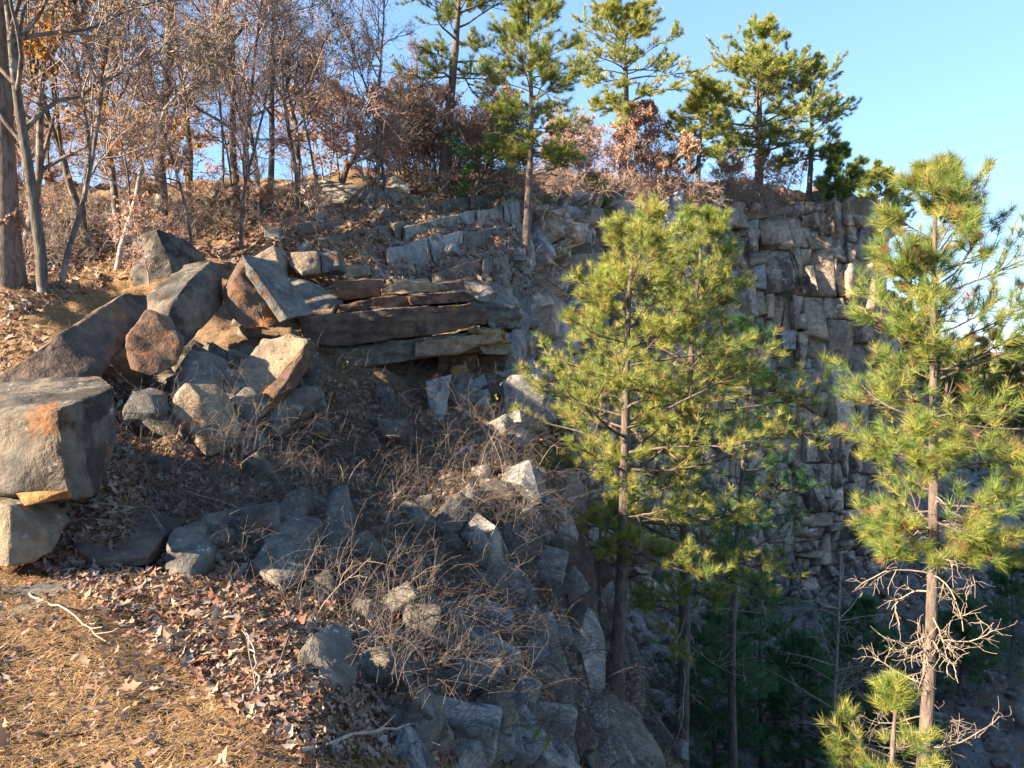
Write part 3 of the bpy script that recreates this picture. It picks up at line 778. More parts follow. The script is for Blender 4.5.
hr('large blue-grey boulder low on the slope with cracked top',
   [(484, 660, 7.2), (500, 628, 7.6), (535, 618, 7.9), (562, 650, 7.8), (575, 690, 7.4), (540, 715, 7.0), (490, 705, 6.9)], [(0, 0.6, 0)], 'rock_grey', 65, sink=0.15)
hr('pale flat stone above the large cracked boulder',
   [(488, 655, 7.3), (505, 640, 7.5), (524, 648, 7.5), (515, 665, 7.2)], [(0, 0.2, 0)], 'rock_pale', 66, fine=0.05, sink=0.05, cat='rock', name='rock')
hr('jutting blue-grey rock at bottom centre below the cracked boulder',
   [(500, 740, 6.3), (530, 718, 6.7), (560, 725, 6.8), (580, 760, 6.4), (540, 785, 6.0), (505, 780, 5.9)], [(0, 0.5, 0)], 'rock_grey', 67, sink=0.15)
hr('rounded rock on the lower slope edge right of the pine foot',
   [(590, 735, 7.9), (610, 712, 8.4), (645, 725, 8.6), (665, 760, 8.2), (630, 790, 7.7), (595, 780, 7.5)], [(0, 0.6, 0)], 'rock_grey', 68, sink=0.15)
hr('tall dark split rock at bottom edge left of centre',
   [(372, 775, 4.3), (385, 735, 4.6), (405, 728, 4.7), (412, 770, 4.4), (390, 800, 4.1)], [(0, 0.35, 0)], 'rock_grey', 69, fine=0.05, sink=0.1)
hr('broken grey rock face at bottom between brush stems',
   [(420, 720, 5.3), (440, 695, 5.6), (468, 705, 5.8), (470, 745, 5.4), (440, 765, 5.0)], [(0, 0.4, 0)], 'rock_grey', 70, sink=0.1)
hr('dark mossy crag on the slope edge beside the thin dead stem',
   [(556, 545, 10.4), (572, 520, 10.9), (592, 545, 10.9), (598, 590, 10.4), (570, 605, 9.9)], [(-0.2, 0.6, 0)], 'rock_dark', 71, sink=0.2)
hr('white streaked rock low on the slope edge left of the pine trunk',
   [(578, 640, 9.3), (588, 605, 9.8), (602, 625, 9.8), (606, 670, 9.3), (590, 690, 9.0)], [(-0.15, 0.5, 0)], 'rock_pale', 72, sink=0.2)
hr('white fractured rock face at the slope edge right of the brush',
   [(560, 500, 11.4), (572, 468, 12.0), (590, 490, 12.0), (588, 530, 11.4), (568, 540, 11.0)], [(-0.2, 0.6, 0)], 'rock_pale', 73, sink=0.2)

# flat stones at ground level on the sunny path
for k, (x, y, s) in enumerate([(40, 596, .28), (120, 575, .2), (30, 612, .16), (150, 590, .15)]):
    p, n = hit(x, y)
    o = obj('stepping_stone', SHARDS[k].copy(), M['rock_grey'])
    o.matrix_world = block_matrix(p + n * 0.0, np.array((0.1, -0.2, 1)), (s * 1.5, s * 0.28, s), 0.1, rg)
    tag(o, ['largest flat grey stone half sunk in pine straw on the path', 'flat grey stone in straw closest to the path edge brush',
            'small flat stone in front of the largest flat stone', 'smallest flat stone in the straw nearest the path drop'][k], 'stone')

# ---------------------------------------------------------------- stepped ledges on the hillside above the outcrop
ledges = [
    ('grey stepped ledge just above the right end of the slab outcrop', [(436, 294), (480, 281), (520, 271), (550, 262)], 23, 'rock_grey'),
    ('lowest grey ledge running from the slab outcrop tip to the cliff', [(478, 316), (515, 305), (552, 294)], 24, 'rock_grey'),
    ('pale blue-grey middle ledge running up to the thin pine', [(388, 270), (440, 255), (490, 245), (534, 238)], 21, 'rock_pale'),
    ('second ledge from the top, below the crooked juniper', [(405, 243), (455, 229), (500, 220), (538, 214)], 17, 'rock_pale'),
    ('uppermost thin ledge on the skyline under the crooked juniper', [(400, 220), (440, 211), (480, 204), (520, 198)], 11, 'rock_grey'),
    ('low grey ledge left of the middle ledge, edged with leaves', [(318, 250), (350, 244), (380, 238), (408, 232)], 13, 'rock_grey'),
    ('low leaf-covered ledge behind the pale ledge blocks', [(228, 242), (262, 238), (300, 232), (340, 226)], 9, 'rock_grey'),
    ('sunlit thin ledge directly behind the dark slab outcrop', [(326, 278), (362, 274), (395, 271), (425, 272)], 9, 'rock_tan'),
]
for k, (lab, line, hpx, mt) in enumerate(ledges):
    pl = [hit(*q)[0] for q in line]
    root = empty('rock_ledge', pl[0]); tag(root, lab, 'ledge')
    L = np.array(pl)
    seg = np.r_[0, np.cumsum(np.linalg.norm(np.diff(L, axis=0), axis=1))]
    def at(s): return np.array([np.interp(s, seg, L[:, i]) for i in range(3)])
    s = 0.0; lean = 0.0
    while s < seg[-1]:
        d = at(s)[1]
        wm = rg.uniform(28, 78) * d / F; e_ = min(s + wm, seg[-1] + 0.3)
        hm = hpx * d / F * rg.uniform(1.1, 1.35)
        a_, b_ = at(s + 0.012), at(e_ - 0.012)
        fo = rg.normal(0, .07); nl = rg.normal(0, .12)
        fwd = np.array((0.35, -0.94, 0))
        pts = []
        for pt, sk in ((a_, lean), (b_, nl)):
            for z, o_ in ((-0.30 * hm, 0.02 + fo), (0.75 * hm, 0.02 + fo + rg.normal(0, .03) - 0.08)):
                base = pt + np.array((sk * (z / hm + .3) * hm, 0, z)) + fwd * o_
                pts += [base, base - fwd * rg.uniform(1.2, 1.7) + np.array((0, 0, rg.normal(0, .04) - (0.1 if z < 0 else 0)))]
        c0 = np.mean(pts, axis=0)
        me = finish_rock('block', hull_bm([Vector(q - c0) for q in pts], 0.025, 1), 0.16, 0.03, 900 + k * 20 + int(s * 10), 0.06)
        obj('block', me, M[mt if rg.rand() < .9 else 'rock_grey'], root, Vector(c0) - root.location)
        s = e_ + 0.0; lean = nl

# ---------------------------------------------------------------- loose stones, counted singly but alike
def scatter_stones(n, sampler, smin, smax, mat, label, group, seed):
    rs = np.random.RandomState(seed)
    vv = link_variants(SHARDS + BLOCKS[:6], mat)
    c = 0
    while c < n:
        q = sampler(rs)
        p, nn = hit(*q)
        if p is None or p[1] > 32: continue
        s = rs.uniform(smin, smax) * (1 + 0.05 * p[1])
        o = bpy.data.objects.new('stone', vv[rs.randint(len(vv))]); COL.objects.link(o)
        o.matrix_world = block_matrix(p + nn * s * 0.06, norm(nn + rs.normal(0, .5, 3)), (s * rs.uniform(.8, 1.5), s * rs.uniform(.5, .9), s * rs.uniform(.6, 1.1)), 0.8, rs)
        tag(o, label, 'stone', group); c += 1
def poly_sampler(poly):
    P = np.array(poly, float)
    lo, hi = P.min(0), P.max(0)
    def inside(x, y):
        r = False; j = len(P) - 1
        for i in range(len(P)):
            if (P[i][1] > y) != (P[j][1] > y) and x < (P[j][0] - P[i][0]) * (y - P[i][1]) / (P[j][1] - P[i][1]) + P[i][0]: r = not r
            j = i
        return r
    def f(rs):
        while True:
            q = (rs.uniform(lo[0], hi[0]), rs.uniform(lo[1], hi[1]))
            if inside(*q): return q
    return f
SLOPE = [(330, 370), (520, 380), (560, 440), (600, 580), (640, 690), (690, 766), (400, 766), (330, 640), (200, 560), (130, 470), (150, 400), (240, 400)]
scatter_stones(80, poly_sampler(SLOPE), 0.10, 0.36, M['rock_grey'], 'loose angular grey stone on the shaded brushy slope', 'loose grey stones on the brushy slope', 5)
scatter_stones(34, poly_sampler([(440, 400), (545, 400), (575, 500), (600, 600), (560, 680), (500, 600), (450, 480)]), 0.12, 0.42, M['rock_pale'], 'loose pale broken stone on the slope edge under the outcrop', 'loose pale stones under the outcrop', 6)
scatter_stones(60, poly_sampler([(120, 380), (190, 335), (230, 318), (310, 340), (320, 420), (230, 450), (130, 430)]), 0.12, 0.3, M['rock_grey'], 'small grey stone wedged among the tumbled left boulders', 'small stones among the left boulders', 8)
scatter_stones(46, poly_sampler([(400, 690), (470, 600), (590, 590), (640, 690), (690, 766), (400, 766)]), 0.10, 0.34, M['rock_pale'], 'broken blue-grey stone on the steep bank at bottom centre', 'broken stones on the bottom bank', 14)
scatter_stones(12, poly_sampler([(230, 215), (520, 200), (540, 300), (430, 275), (260, 280)]), 0.12, 0.30, M['rock_pale'], 'pale loose stone on the stepped ledges of the hillside', 'pale stones on the ledges', 9)
#PART4
# ------------------------------------------------------------------ plants: batch-grown limbs
UP = np.array((0, 0, 1.0))
def grow(start, dirs, length, n, wig, trop, rs, taper_trop=0.0):
    """grow C curved limbs at once -> (C, n, 3)"""
    P = [np.array(start, float)]
    d = norm(np.array(dirs, float))
    C = len(d)
    step = (np.asarray(length, float) / (n - 1))[:, None]
    for k in range(1, n):
        d = norm(d + rs.normal(0, wig, (C, 3)) + UP * (trop + taper_trop * k / n))
        P.append(P[-1] + d * step)
    return np.stack(P, 1)
def kids(P, per, tmin, tmax, ang, rs, jit=0.25):
    """start points and directions of side shoots along limbs P (B, n, 3)"""
    B, n = P.shape[:2]
    pid = np.repeat(np.arange(B), per)
    t = rs.uniform(tmin, tmax, len(pid))
    x = t * (n - 1); i = np.minimum(x.astype(int), n - 2); f = (x - i)[:, None]
    st = P[pid, i] * (1 - f) + P[pid, i + 1] * f
    tg = norm(P[pid, i + 1] - P[pid, i])
    rnd = rs.normal(0, 1, (len(pid), 3))
    side = norm(rnd - (rnd * tg).sum(1, keepdims=True) * tg)
    a = ang + rs.normal(0, jit, len(pid))
    return st, tg * np.cos(a)[:, None] + side * np.sin(a)[:, None], pid, t
class Tubes:
    def __init__(s): s.V = []; s.Q = []; s.n = 0
    def add(s, P, r0, r1, sides=3):
        P = np.asarray(P, float); C, n = P.shape[:2]
        r0 = np.broadcast_to(np.asarray(r0, float), (C,)); r1 = np.broadcast_to(np.asarray(r1, float), (C,))
        T = norm(np.gradient(P, axis=1))
        ax = norm(P[:, -1] - P[:, 0] + 1e-6)
        ref = norm(np.cross(ax, np.where(np.abs(ax[:, 2:3]) > 0.8, np.array((1.0, 0.2, 0)), np.array((0, 0, 1.0)))))
        U = norm(np.cross(T, ref[:, None, :])); Vv = np.cross(T, U)
        w = np.linspace(0, 1, n)[None, :]
        r = (r0[:, None] * (1 - w) + r1[:, None] * w)
        th = np.arange(sides) * 2 * math.pi / sides
        ring = P[:, :, None, :] + r[:, :, None, None] * (U[:, :, None, :] * np.cos(th)[None, None, :, None] + Vv[:, :, None, :] * np.sin(th)[None, None, :, None])
        idx = s.n + np.arange(C * n * sides).reshape(C, n, sides)
        a = idx[:, :-1, :]; b = np.roll(a, -1, axis=2); c = idx[:, 1:, :]; d = np.roll(c, -1, axis=2)
        s.Q.append(np.stack([a, b, d, c], -1).reshape(-1, 4))
        s.V.append(ring.reshape(-1, 3)); s.n += C * n * sides
        return s
    def mesh(s, name): return mesh_from(name, np.concatenate(s.V), quads=np.concatenate(s.Q), smooth=True)

def needle_mesh(name, pos, dirs, L, K, w, rs, shoot=0.5, spread=(0.35, 1.15), droop=0.0, tone=None):
    T = len(pos)
    d = norm(dirs)
    rnd = rs.normal(0, 1, (T, K, 3))
    side = norm(rnd - (rnd * d[:, None]).sum(-1, keepdims=True) * d[:, None])
    a = rs.uniform(spread[0], spread[1], (T, K, 1))
    Ls = (np.broadcast_to(np.asarray(L, float), (T,))[:, None, None]) * rs.uniform(0.75, 1.1, (T, K, 1))
    nd = norm(d[:, None] * np.cos(a) + side * np.sin(a) - UP * droop)
    b = pos[:, None] - d[:, None] * Ls * shoot * rs.uniform(0, 1, (T, K, 1))
    tip = b + nd * Ls
    wd = norm(np.cross(nd, rs.normal(0, 1, (T, K, 3)))) * w * 0.5
    V = np.stack([b - wd, b + wd, tip], 2).reshape(-1, 3)
    tr = np.arange(T * K * 3).reshape(-1, 3)
    tone = rs.uniform(0, 1, T) if tone is None else tone
    tn = np.clip(np.repeat(tone, K) + rs.normal(0, 0.12, T * K), 0, 1)
    return mesh_from(name, V, tris=tr, attr=np.repeat(tn, 3))

def leaf_mesh(name, pos, nrm, size, rs, lobed=False, fold=0.25):
    n = len(pos)
    nrm = norm(nrm)
    rnd = rs.normal(0, 1, (n, 3))
    x = norm(rnd - (rnd * nrm).sum(1, keepdims=True) * nrm); y = np.cross(nrm, x)
    s = np.broadcast_to(np.asarray(size, float), (n,))[:, None, None] * rs.uniform(0.65, 1.25, (n, 1, 1))
    if lobed:
        out = np.array([(-.6, 0, 0), (-.3, .07, 1), (-.16, .22, 1), (-.02, .10, 1), (.16, .28, 1), (.30, .12, 1), (.6, .03, 0), (.32, -.12, 1), (.12, -.27, 1), (0, -.10, 1), (-.2, -.20, 1), (-.32, -.07, 1)])
        tri = np.array([(0, 1, 11), (1, 2, 3), (11, 9, 10), (1, 3, 9), (1, 9, 11), (3, 4, 5), (9, 7, 8), (3, 5, 7), (3, 7, 9), (5, 6, 7)])
    else:
        out = np.array([(-.5, 0, 0), (.05, .30, 1), (.5, 0, 0), (.05, -.30, 1)]); tri = np.array([(0, 1, 2), (0, 2, 3)])
    curl = rs.uniform(-fold, fold * 2, (n, 1)) 
    lx, ly = out[:, 0][None, :, None], out[:, 1][None, :, None]
    lz = (np.abs(out[:, 1])[None, :] * curl * 1.6 + (out[:, 0] ** 2)[None, :] * rs.uniform(-fold, fold * 2, (n, 1)))[:, :, None]
    V = pos[:, None] + s * (lx * x[:, None] + ly * y[:, None] + lz * nrm[:, None])
    m = len(out)
    T = (np.arange(n) * m)[:, None, None] + tri[None]
    return mesh_from(name, V.reshape(-1, 3), tris=T.reshape(-1, 3))

# ---- pines
def pine_meshes(H, r0, z0, spread, nbr, seed, bend=(0, 0), L=0.14, K=40, w=0.004, n2=6, dens=3, up=0.25, shape=1.5, dead=0, sides=9, mat='needle', wob=0.02, lop=None, brown=0.0, l2=0.42, tone_bias=0.0):
    rs = np.random.RandomState(seed)
    n = 16
    t = np.linspace(0, 1, n)
    ph = rs.uniform(0, 6, 4)
    tx = bend[0] * t ** 1.4 + wob * H * (np.sin(t * 5 + ph[0]) - math.sin(ph[0])) * 0.5
    ty = bend[1] * t ** 1.4 + wob * H * (np.sin(t * 4 + ph[1]) - math.sin(ph[1])) * 0.5
    trunk = np.stack([tx, ty, t * H], 1)
    tb = Tubes()
    bury = trunk.copy(); bury[0, 2] -= 0.35
    rr = r0 * (1 - t) ** 0.8 + 0.012
    V = []
    th = np.arange(sides) * 2 * math.pi / sides
    flare = 1 + 0.5 * np.exp(-t * H / 0.25)
    ringn = (1 + 0.07 * rs.normal(0, 1, (n, sides)))
    ring = bury[:, None, :] + (rr * flare)[:, None, None] * ringn[:, :, None] * np.stack([np.cos(th), np.sin(th), 0 * th], 1)[None]
    idx = np.arange(n * sides).reshape(n, sides)
    a = idx[:-1]; b = np.roll(a, -1, 1); c = idx[1:]; d = np.roll(c, -1, 1)
    me_trunk = mesh_from('trunk', ring.reshape(-1, 3), quads=np.stack([a, b, d, c], -1).reshape(-1, 4), smooth=True)
    # first order limbs
    u = np.sort(rs.uniform(0, 1, nbr)) * 0.97
    tz = z0 + (1 - z0) * u
    az = np.arange(nbr) * 2.4 + rs.uniform(0, 6) + rs.normal(0, .4, nbr)
    prof = (1 - u ** shape) * np.clip(0.55 + u * 2.2, 0, 1) + 0.10
    ln = spread * prof * rs.uniform(0.4, 1.25, nbr)
    if lop is not None:
        ln *= 1 + lop[1] * np.cos(az - lop[0])
    el = -0.05 + u * 0.85 + rs.normal(0, 0.13, nbr)
    st = np.stack([np.interp(tz, t, trunk[:, k]) for k in range(3)], 1)
    di = np.stack([np.cos(az) * np.cos(el), np.sin(az) * np.cos(el), np.sin(el)], 1)
    A = grow(st, di, ln, 8, 0.10, -0.03, rs, up * 0.3)
    br0 = np.interp(tz, t, rr) * 0.42 * np.clip(ln / spread, 0.35, 1)
    tb.add(A, br0, 0.006, 5)
    s2, d2, pid, tt = kids(A, n2, 0.3, 1.0, 0.85, rs)
    d2[:, 2] = d2[:, 2] * 0.55 + 0.12
    l2_ = ln[pid] * l2 * (1.15 - 0.6 * tt) * rs.uniform(0.6, 1.2, len(pid)) + 0.12
    Bz = grow(s2, d2, l2_, 5, 0.12, 0.05, rs, up * 0.4)
    tb.add(Bz, np.clip(br0[pid] * 0.35, 0.006, 0.03), 0.004, 3)
    # needle tufts: along the outer part of second order shoots and at limb tips
    pos, dr = [], []
    for k in range(dens):
        q = 1.0 - k / dens * 0.7
        x = q * 4; i = min(int(x), 3); f = x - i
        pos.append(Bz[:, i] * (1 - f) + Bz[:, i + 1] * f + rs.normal(0, 0.02, (len(Bz), 3))); dr.append(norm(Bz[:, i + 1] - Bz[:, i]) + UP * 0.25 + rs.normal(0, .25, (len(Bz), 3)))
    pos.append(A[:, -1]); dr.append(A[:, -1] - A[:, -2])
    pos.append(A[:, -2]); dr.append(A[:, -1] - A[:, -2])
    top = trunk[-1][None] + np.array([(0, 0, .0), (0, 0, -0.15), (.05, 0, -.3)]); pos.append(top); dr.append(np.tile(UP, (3, 1)))
    pos = np.concatenate(pos); dr = np.concatenate(dr)
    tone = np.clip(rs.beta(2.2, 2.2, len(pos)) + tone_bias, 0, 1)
    out = {'trunk': (me_trunk, 'bark_pine')}
    if brown > 0:
        isb = rs.rand(len(pos)) < brown
        if isb.any():
            out['dead_needles'] = (needle_mesh('dead_needles', pos[isb], dr[isb], L * 0.9, K, w, rs, droop=0.3), 'needle_brown')
        pos, dr, tone = pos[~isb], dr[~isb], tone[~isb]
    out['needles'] = (needle_mesh('needles', pos, dr, L, K, w, rs, tone=tone), mat)
    if dead:
        zd = rs.uniform(0.12, z0 + 0.1, dead); azd = rs.uniform(0, 6.28, dead)
        sd = np.stack([np.interp(zd, t, trunk[:, k]) for k in range(3)], 1)
        D = grow(sd, np.stack([np.cos(azd), np.sin(azd), rs.uniform(-.3, .2, dead)], 1), spread * rs.uniform(.35, .95, dead), 8, 0.16, -0.03, rs)
        for q in range(dead):
            dt = Tubes().add(D[q:q + 1], 0.011, 0.004, 4)
            s3, d3, _, _ = kids(D[q:q + 1], 7, 0.25, 1.0, 0.9, rs)
            E = grow(s3, d3, rs.uniform(.15, .5, len(s3)) * spread / 2, 5, 0.22, -0.02, rs); dt.add(E, 0.006, 0.003, 3)
            s4, d4, _, _ = kids(E, 3, 0.3, 1.0, 0.8, rs)
            dt.add(grow(s4, d4, rs.uniform(.08, .25, len(s4)), 4, 0.25, 0, rs), 0.004, 0.0025, 3)
            out['dead_branch:%d' % q] = (dt.mesh('dead_branch'), 'twig_pale')
    out['branches'] = (tb.mesh('branches'), 'bark_pine')
    return out
def plant(name, base, meshes, label, cat, group=None, rz=0.0, sc=1.0):
    e = empty(name, base, rz, sc)
    tag(e, label, cat, group)
    br = None
    for k, (me, mt) in sorted(meshes.items(), key=lambda kv: kv[0] != 'branches'):
        o = obj(k.split(':')[0], me, M[mt], br if br is not None and k in ('needles', 'leaves', 'dead_needles') else e)
        if k == 'branches': br = o
    return e

def pxbase(px, d):
    x = (px - 512) / F * d
    return np.array((x, d, gh(x, d)))
def top_h(px, py, d, base): return W(px, py, d)[2] - base[2]

def pine_at(px, d, ytop, label, base=None, bend_px=0.0, group=None, **kw):
    b = pxbase(px, d) if base is None else np.array(base)
    H = top_h(px, ytop, d, b)
    plant('pine_tree', b, pine_meshes(H, bend=(bend_px * d / F, 0), **kw), label, 'pine', group)
    return b, H

# the sunlit pine standing in the pit, and its companion
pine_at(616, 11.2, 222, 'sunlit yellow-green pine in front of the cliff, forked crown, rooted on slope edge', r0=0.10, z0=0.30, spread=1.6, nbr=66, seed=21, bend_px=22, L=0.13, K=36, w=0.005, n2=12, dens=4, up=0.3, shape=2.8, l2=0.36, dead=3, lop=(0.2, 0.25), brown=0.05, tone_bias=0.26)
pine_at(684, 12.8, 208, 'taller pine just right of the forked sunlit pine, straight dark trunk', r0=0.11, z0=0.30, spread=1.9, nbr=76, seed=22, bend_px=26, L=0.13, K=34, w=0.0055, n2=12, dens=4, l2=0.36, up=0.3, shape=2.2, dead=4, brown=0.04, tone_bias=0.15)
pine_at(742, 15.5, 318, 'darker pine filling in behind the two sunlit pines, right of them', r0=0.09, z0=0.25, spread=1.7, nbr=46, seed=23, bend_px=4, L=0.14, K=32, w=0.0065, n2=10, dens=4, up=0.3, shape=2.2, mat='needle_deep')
# the near pine at the right
pine_at(930, 8.5, 172, 'nearest pine at right with long needles and bleached dead lower branches', r0=0.07, z0=0.45, spread=1.08, nbr=66, seed=24, lop=(0.0, 0.2), bend_px=8, L=0.16, K=52, w=0.0044, n2=9, dens=3, up=0.5, shape=3.6, l2=0.45, dead=34, brown=0.07, wob=0.012, tone_bias=0.14)
b = pxbase(906, 7.3)
plant('pine_sapling', b, pine_meshes(top_h(906, 690, 7.3, b), 0.028, 0.2, 0.6, 17, 31, L=0.14, K=30, w=0.0045, n2=5, dens=3, up=0.6, sides=6, tone_bias=0.2), 'bright green pine sapling at bottom right in front of the near pine', 'pine')
# dim pines down in the pit
for k, (px, d, yt, lab) in enumerate([(722, 19.5, 600, 'shaded deep green pine in the pit, left of the pit group'), (768, 21.5, 575, 'shaded deep green pine in the pit, middle of the pit group'),
                                      (812, 20.5, 640, 'shaded low pine in the pit beside the bare grey dead stem'), (872, 24, 600, 'shaded pine in the pit behind the near pine trunk'), (968, 27, 600, 'shaded young pine on the scree right of the near pine'), (1018, 31, 555, 'shaded young pine on the scree at the right picture edge'), (900, 20, 700, 'low shaded pine in the pit just left of the near pine foot')]):
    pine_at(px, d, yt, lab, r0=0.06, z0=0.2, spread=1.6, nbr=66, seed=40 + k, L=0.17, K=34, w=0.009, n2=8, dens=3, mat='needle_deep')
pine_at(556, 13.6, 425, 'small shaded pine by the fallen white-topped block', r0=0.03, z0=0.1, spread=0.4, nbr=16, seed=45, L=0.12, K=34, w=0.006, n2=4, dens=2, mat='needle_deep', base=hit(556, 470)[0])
# rim pines
RIM = dict(L=0.24, K=27, w=0.022, n2=11, dens=4)
def rim_base(px, py): return hit(px, py)[0]
def rim_pine(px, py, ytop, label, **kw):
    b = rim_base(px, py); d = b[1]
    a = dict(RIM); a.update(kw)
    bp = a.pop('bend_px', 0)
    plant('pine_tree', b, pine_meshes(top_h(px, ytop, d, b), bend=(bp * d / F, 0), **a), label, 'pine')
rim_pine(445, 192, -45, 'tall open-crowned pine on the skyline left of the thin-trunked pine', r0=0.2, z0=0.42, spread=2.3, nbr=34, seed=51, bend_px=14, L=0.2, K=30, w=0.014, dead=4, shape=2.5, tone_bias=.2)
rim_pine(526, 262, 2, 'thin straight pale-trunked pine rooted low on the ledges', r0=0.11, z0=0.40, spread=1.9, nbr=50, seed=52, L=0.18, K=30, w=0.012, dead=5, shape=2.0, tone_bias=.2)
rim_pine(622, 186, 10, 'rounded pine standing alone on the rim above the red oak', r0=0.2, z0=0.42, spread=2.7, nbr=44, seed=53, shape=3.0, dead=3, tone_bias=0.28)
rim_pine(698, 203, 76, 'slim leaning pine left of the biggest rim pine', r0=0.13, z0=0.32, spread=1.5, nbr=40, seed=54, bend_px=8, shape=2.6, tone_bias=0.28)
rim_pine(758, 207, 25, 'biggest dense pine on the cliff rim', r0=0.24, z0=0.26, spread=3.0, nbr=76, seed=55, shape=2.4, bend_px=4, tone_bias=0.24)
rim_pine(808, 204, 62, 'layered pine at the rim corner right of the biggest pine', r0=0.15, z0=0.30, spread=2.6, nbr=40, seed=56, shape=1.6, tone_bias=0.24, lop=(0, 0.25))
rim_pine(838, 210, 148, 'small drooping pine on the very corner of the rim', r0=0.07, z0=0.2, spread=1.4, nbr=34, seed=57, shape=1.6)
b = np.array(pxbase(872, 47)); 
plant('pine_tree', b, pine_meshes(top_h(872, 166, 47, b), 0.13, 0.35, 1.9, 60, 58, bend=(0.2, 0), tone_bias=0.15, **RIM), 'pale pine rising behind the cliff corner beside the near pine', 'pine')
b = np.array(pxbase(905, 52))
plant('pine_tree', b, pine_meshes(top_h(905, 250, 52, b), 0.13, 0.3, 2.1, 60, 59, bend=(0.2, 0), **RIM), 'dark pine below the cliff corner behind the near pine', 'pine')
rim_pine(590, 232, 176, 'bushy young pine on the rocks below the rim', r0=0.05, z0=0.08, spread=1.1, nbr=34, seed=60, L=0.18, K=26, w=0.013, tone_bias=0.2)
# crooked juniper hanging over the ledges
b = rim_base(470, 205)
plant('juniper', b, pine_meshes(top_h(470, 120, b[1], b), 0.09, 0.12, 2.0, 30, 61, bend=(1.3, -0.4), L=0.12, K=40, w=0.012, n2=8, dens=3, shape=1.2, lop=(-0.2, 0.6), mat='needle_deep', wob=0.05), 'crooked dark green juniper leaning right over the ledges', 'juniper')

# ---- bare hardwoods
def hardwood_meshes(H, r0, seed, n1=13, n2=7, n3=6, n4=3, spread=0.45, up=0.05, trunk=None, leaves=0, leaf='leaf_orange', lsize=0.07, bark='bark_grey', twig='twig', z0=0.22, tw=0.006, fork=0.6, wig=0.07):
    rs = np.random.RandomState(seed)
    if trunk is None:
        T = grow(np.zeros((1, 3)), np.array([[rs.normal(0, .12), rs.normal(0, .12), 1.0]]), np.array([H]), 14, wig, 0.06, rs)
    else:
        tt = np.linspace(0, 1, len(trunk)); T = np.stack([np.interp(np.linspace(0, 1, 14), tt, np.array(trunk)[:, k]) for k in range(3)], 1)[None]
        T[0, 1:-1] += rs.normal(0, 0.006 * H, (12, 3)) * np.array((1, 1, .3))
    T = T.copy(); T[0, 0] -= np.array((0, 0, 0.25))
    tr = Tubes().add(T, r0, r0 * 0.18, 8)
    s1, d1, _, t1 = kids(T, n1, z0, 1.0, fork, rs)
    d1[:, 2] = np.abs(d1[:, 2]) * 0.8 + 0.1
    l1 = H * spread * (1.15 - 0.7 * t1) * rs.uniform(.6, 1.2, len(s1))
    A = grow(s1, d1, l1, 9, 0.16, up, rs)
    tr.add(A, r0 * 0.5 * (1.1 - 0.7 * t1), 0.008, 5)
    tb = Tubes()
    s2, d2, p2, t2 = kids(A, n2, 0.2, 1.0, 0.75, rs)
    l2 = l1[p2] * 0.5 * (1.2 - .6 * t2) * rs.uniform(.6, 1.2, len(s2))
    B = grow(s2, d2, l2, 7, 0.18, up, rs); tb.add(B, 0.016, tw, 4)
    s3, d3, p3, t3 = kids(B, n3, 0.2, 1.0, 0.75, rs)
    l3 = l2[p3] * 0.5 * rs.uniform(.6, 1.3, len(s3))
    Cc = grow(s3, d3, l3, 5, 0.2, up, rs); tb.add(Cc, tw * 1.15, tw * 0.7, 3)
    ends = Cc
    if n4:
        s4, d4, p4, t4 = kids(Cc, n4, 0.2, 1.0, 0.75, rs)
        D = grow(s4, d4, l3[p4] * 0.6 * rs.uniform(.6, 1.3, len(s4)), 4, 0.2, up, rs); tb.add(D, tw * 0.8, tw * 0.5, 3)
        ends = D
    out = {'trunk': (tr.mesh('trunk'), bark), 'branches': (tb.mesh('branches'), twig)}
    if leaves:
        k = rs.randint(0, len(ends), leaves)
        # leaves hang in patches: keep the shoots whose neighbourhood noise is high
        nz = vnoise(ends[:, -1] * 1.1, seed); k = k[np.argsort(-nz[k])][: int(leaves * 0.6)]
        m = rs.randint(1, ends.shape[1], len(k))
        pos = ends[k, m] + rs.normal(0, 0.03, (len(k), 3))
        out['leaves'] = (leaf_mesh('leaves', pos, rs.normal(0, 1, (len(k), 3)) + UP * 0.5, lsize, rs), leaf)
    return out
def hw_at(px, py, label, meshes, group=None, rz=0, sc=1.0, name='hardwood_tree', cat='tree', base=None):
    p = hit(px, py)[0] if base is None else base
    if p is None: return None
    return plant(name, p, meshes, label, cat, group, rz, sc)

# named trunks of the left wood
p = hit(8, 287)[0]; d = p[1]
plant('pine_tree', p, pine_meshes(13.5, 0.165, 0.5, 2.6, 40, 71, L=0.2, K=26, w=0.014, n2=7, sides=10, wob=0.004, dead=3), 'thick straight reddish pine trunk at the left picture edge', 'pine')
hw_at(44, 292, 'dark grey forked tree right of the thick pine trunk', hardwood_meshes(8.0, 0.085, 72, leaves=900, spread=0.4, wig=0.03))
hw_at(58, 284, 'thin grey stem close behind the dark forked tree', hardwood_meshes(6.5, 0.045, 73, wig=0.04, leaves=1100, spread=0.42, n4=2))
pb = hit(114, 272)[0]; dd = pb[1]
pts = [np.zeros(3)] + [W(x, y, dd + k) - pb for x, y, k in ((132, 205, .1), (146, 150, .2), (165, 112, .3), (190, 80, .6), (215, 40, .9))]
hw_at(0, 0, 'slender pale trunk leaning right, sunlit, beside the pale boulder', hardwood_meshes(4.6, 0.06, 74, trunk=pts, bark='bark_pale', twig='twig_pale', spread=0.34, z0=0.5, leaves=120), base=pb)
hw_at(162, 226, 'thick blackish trunk behind the pale boulder', hardwood_meshes(9.5, 0.15, 75, leaves=600, spread=0.38))
hw_at(270, 208, 'straight slim tree standing alone above the ledge blocks', hardwood_meshes(9.0, 0.085, 76, leaves=260, spread=0.3, wig=0.03))
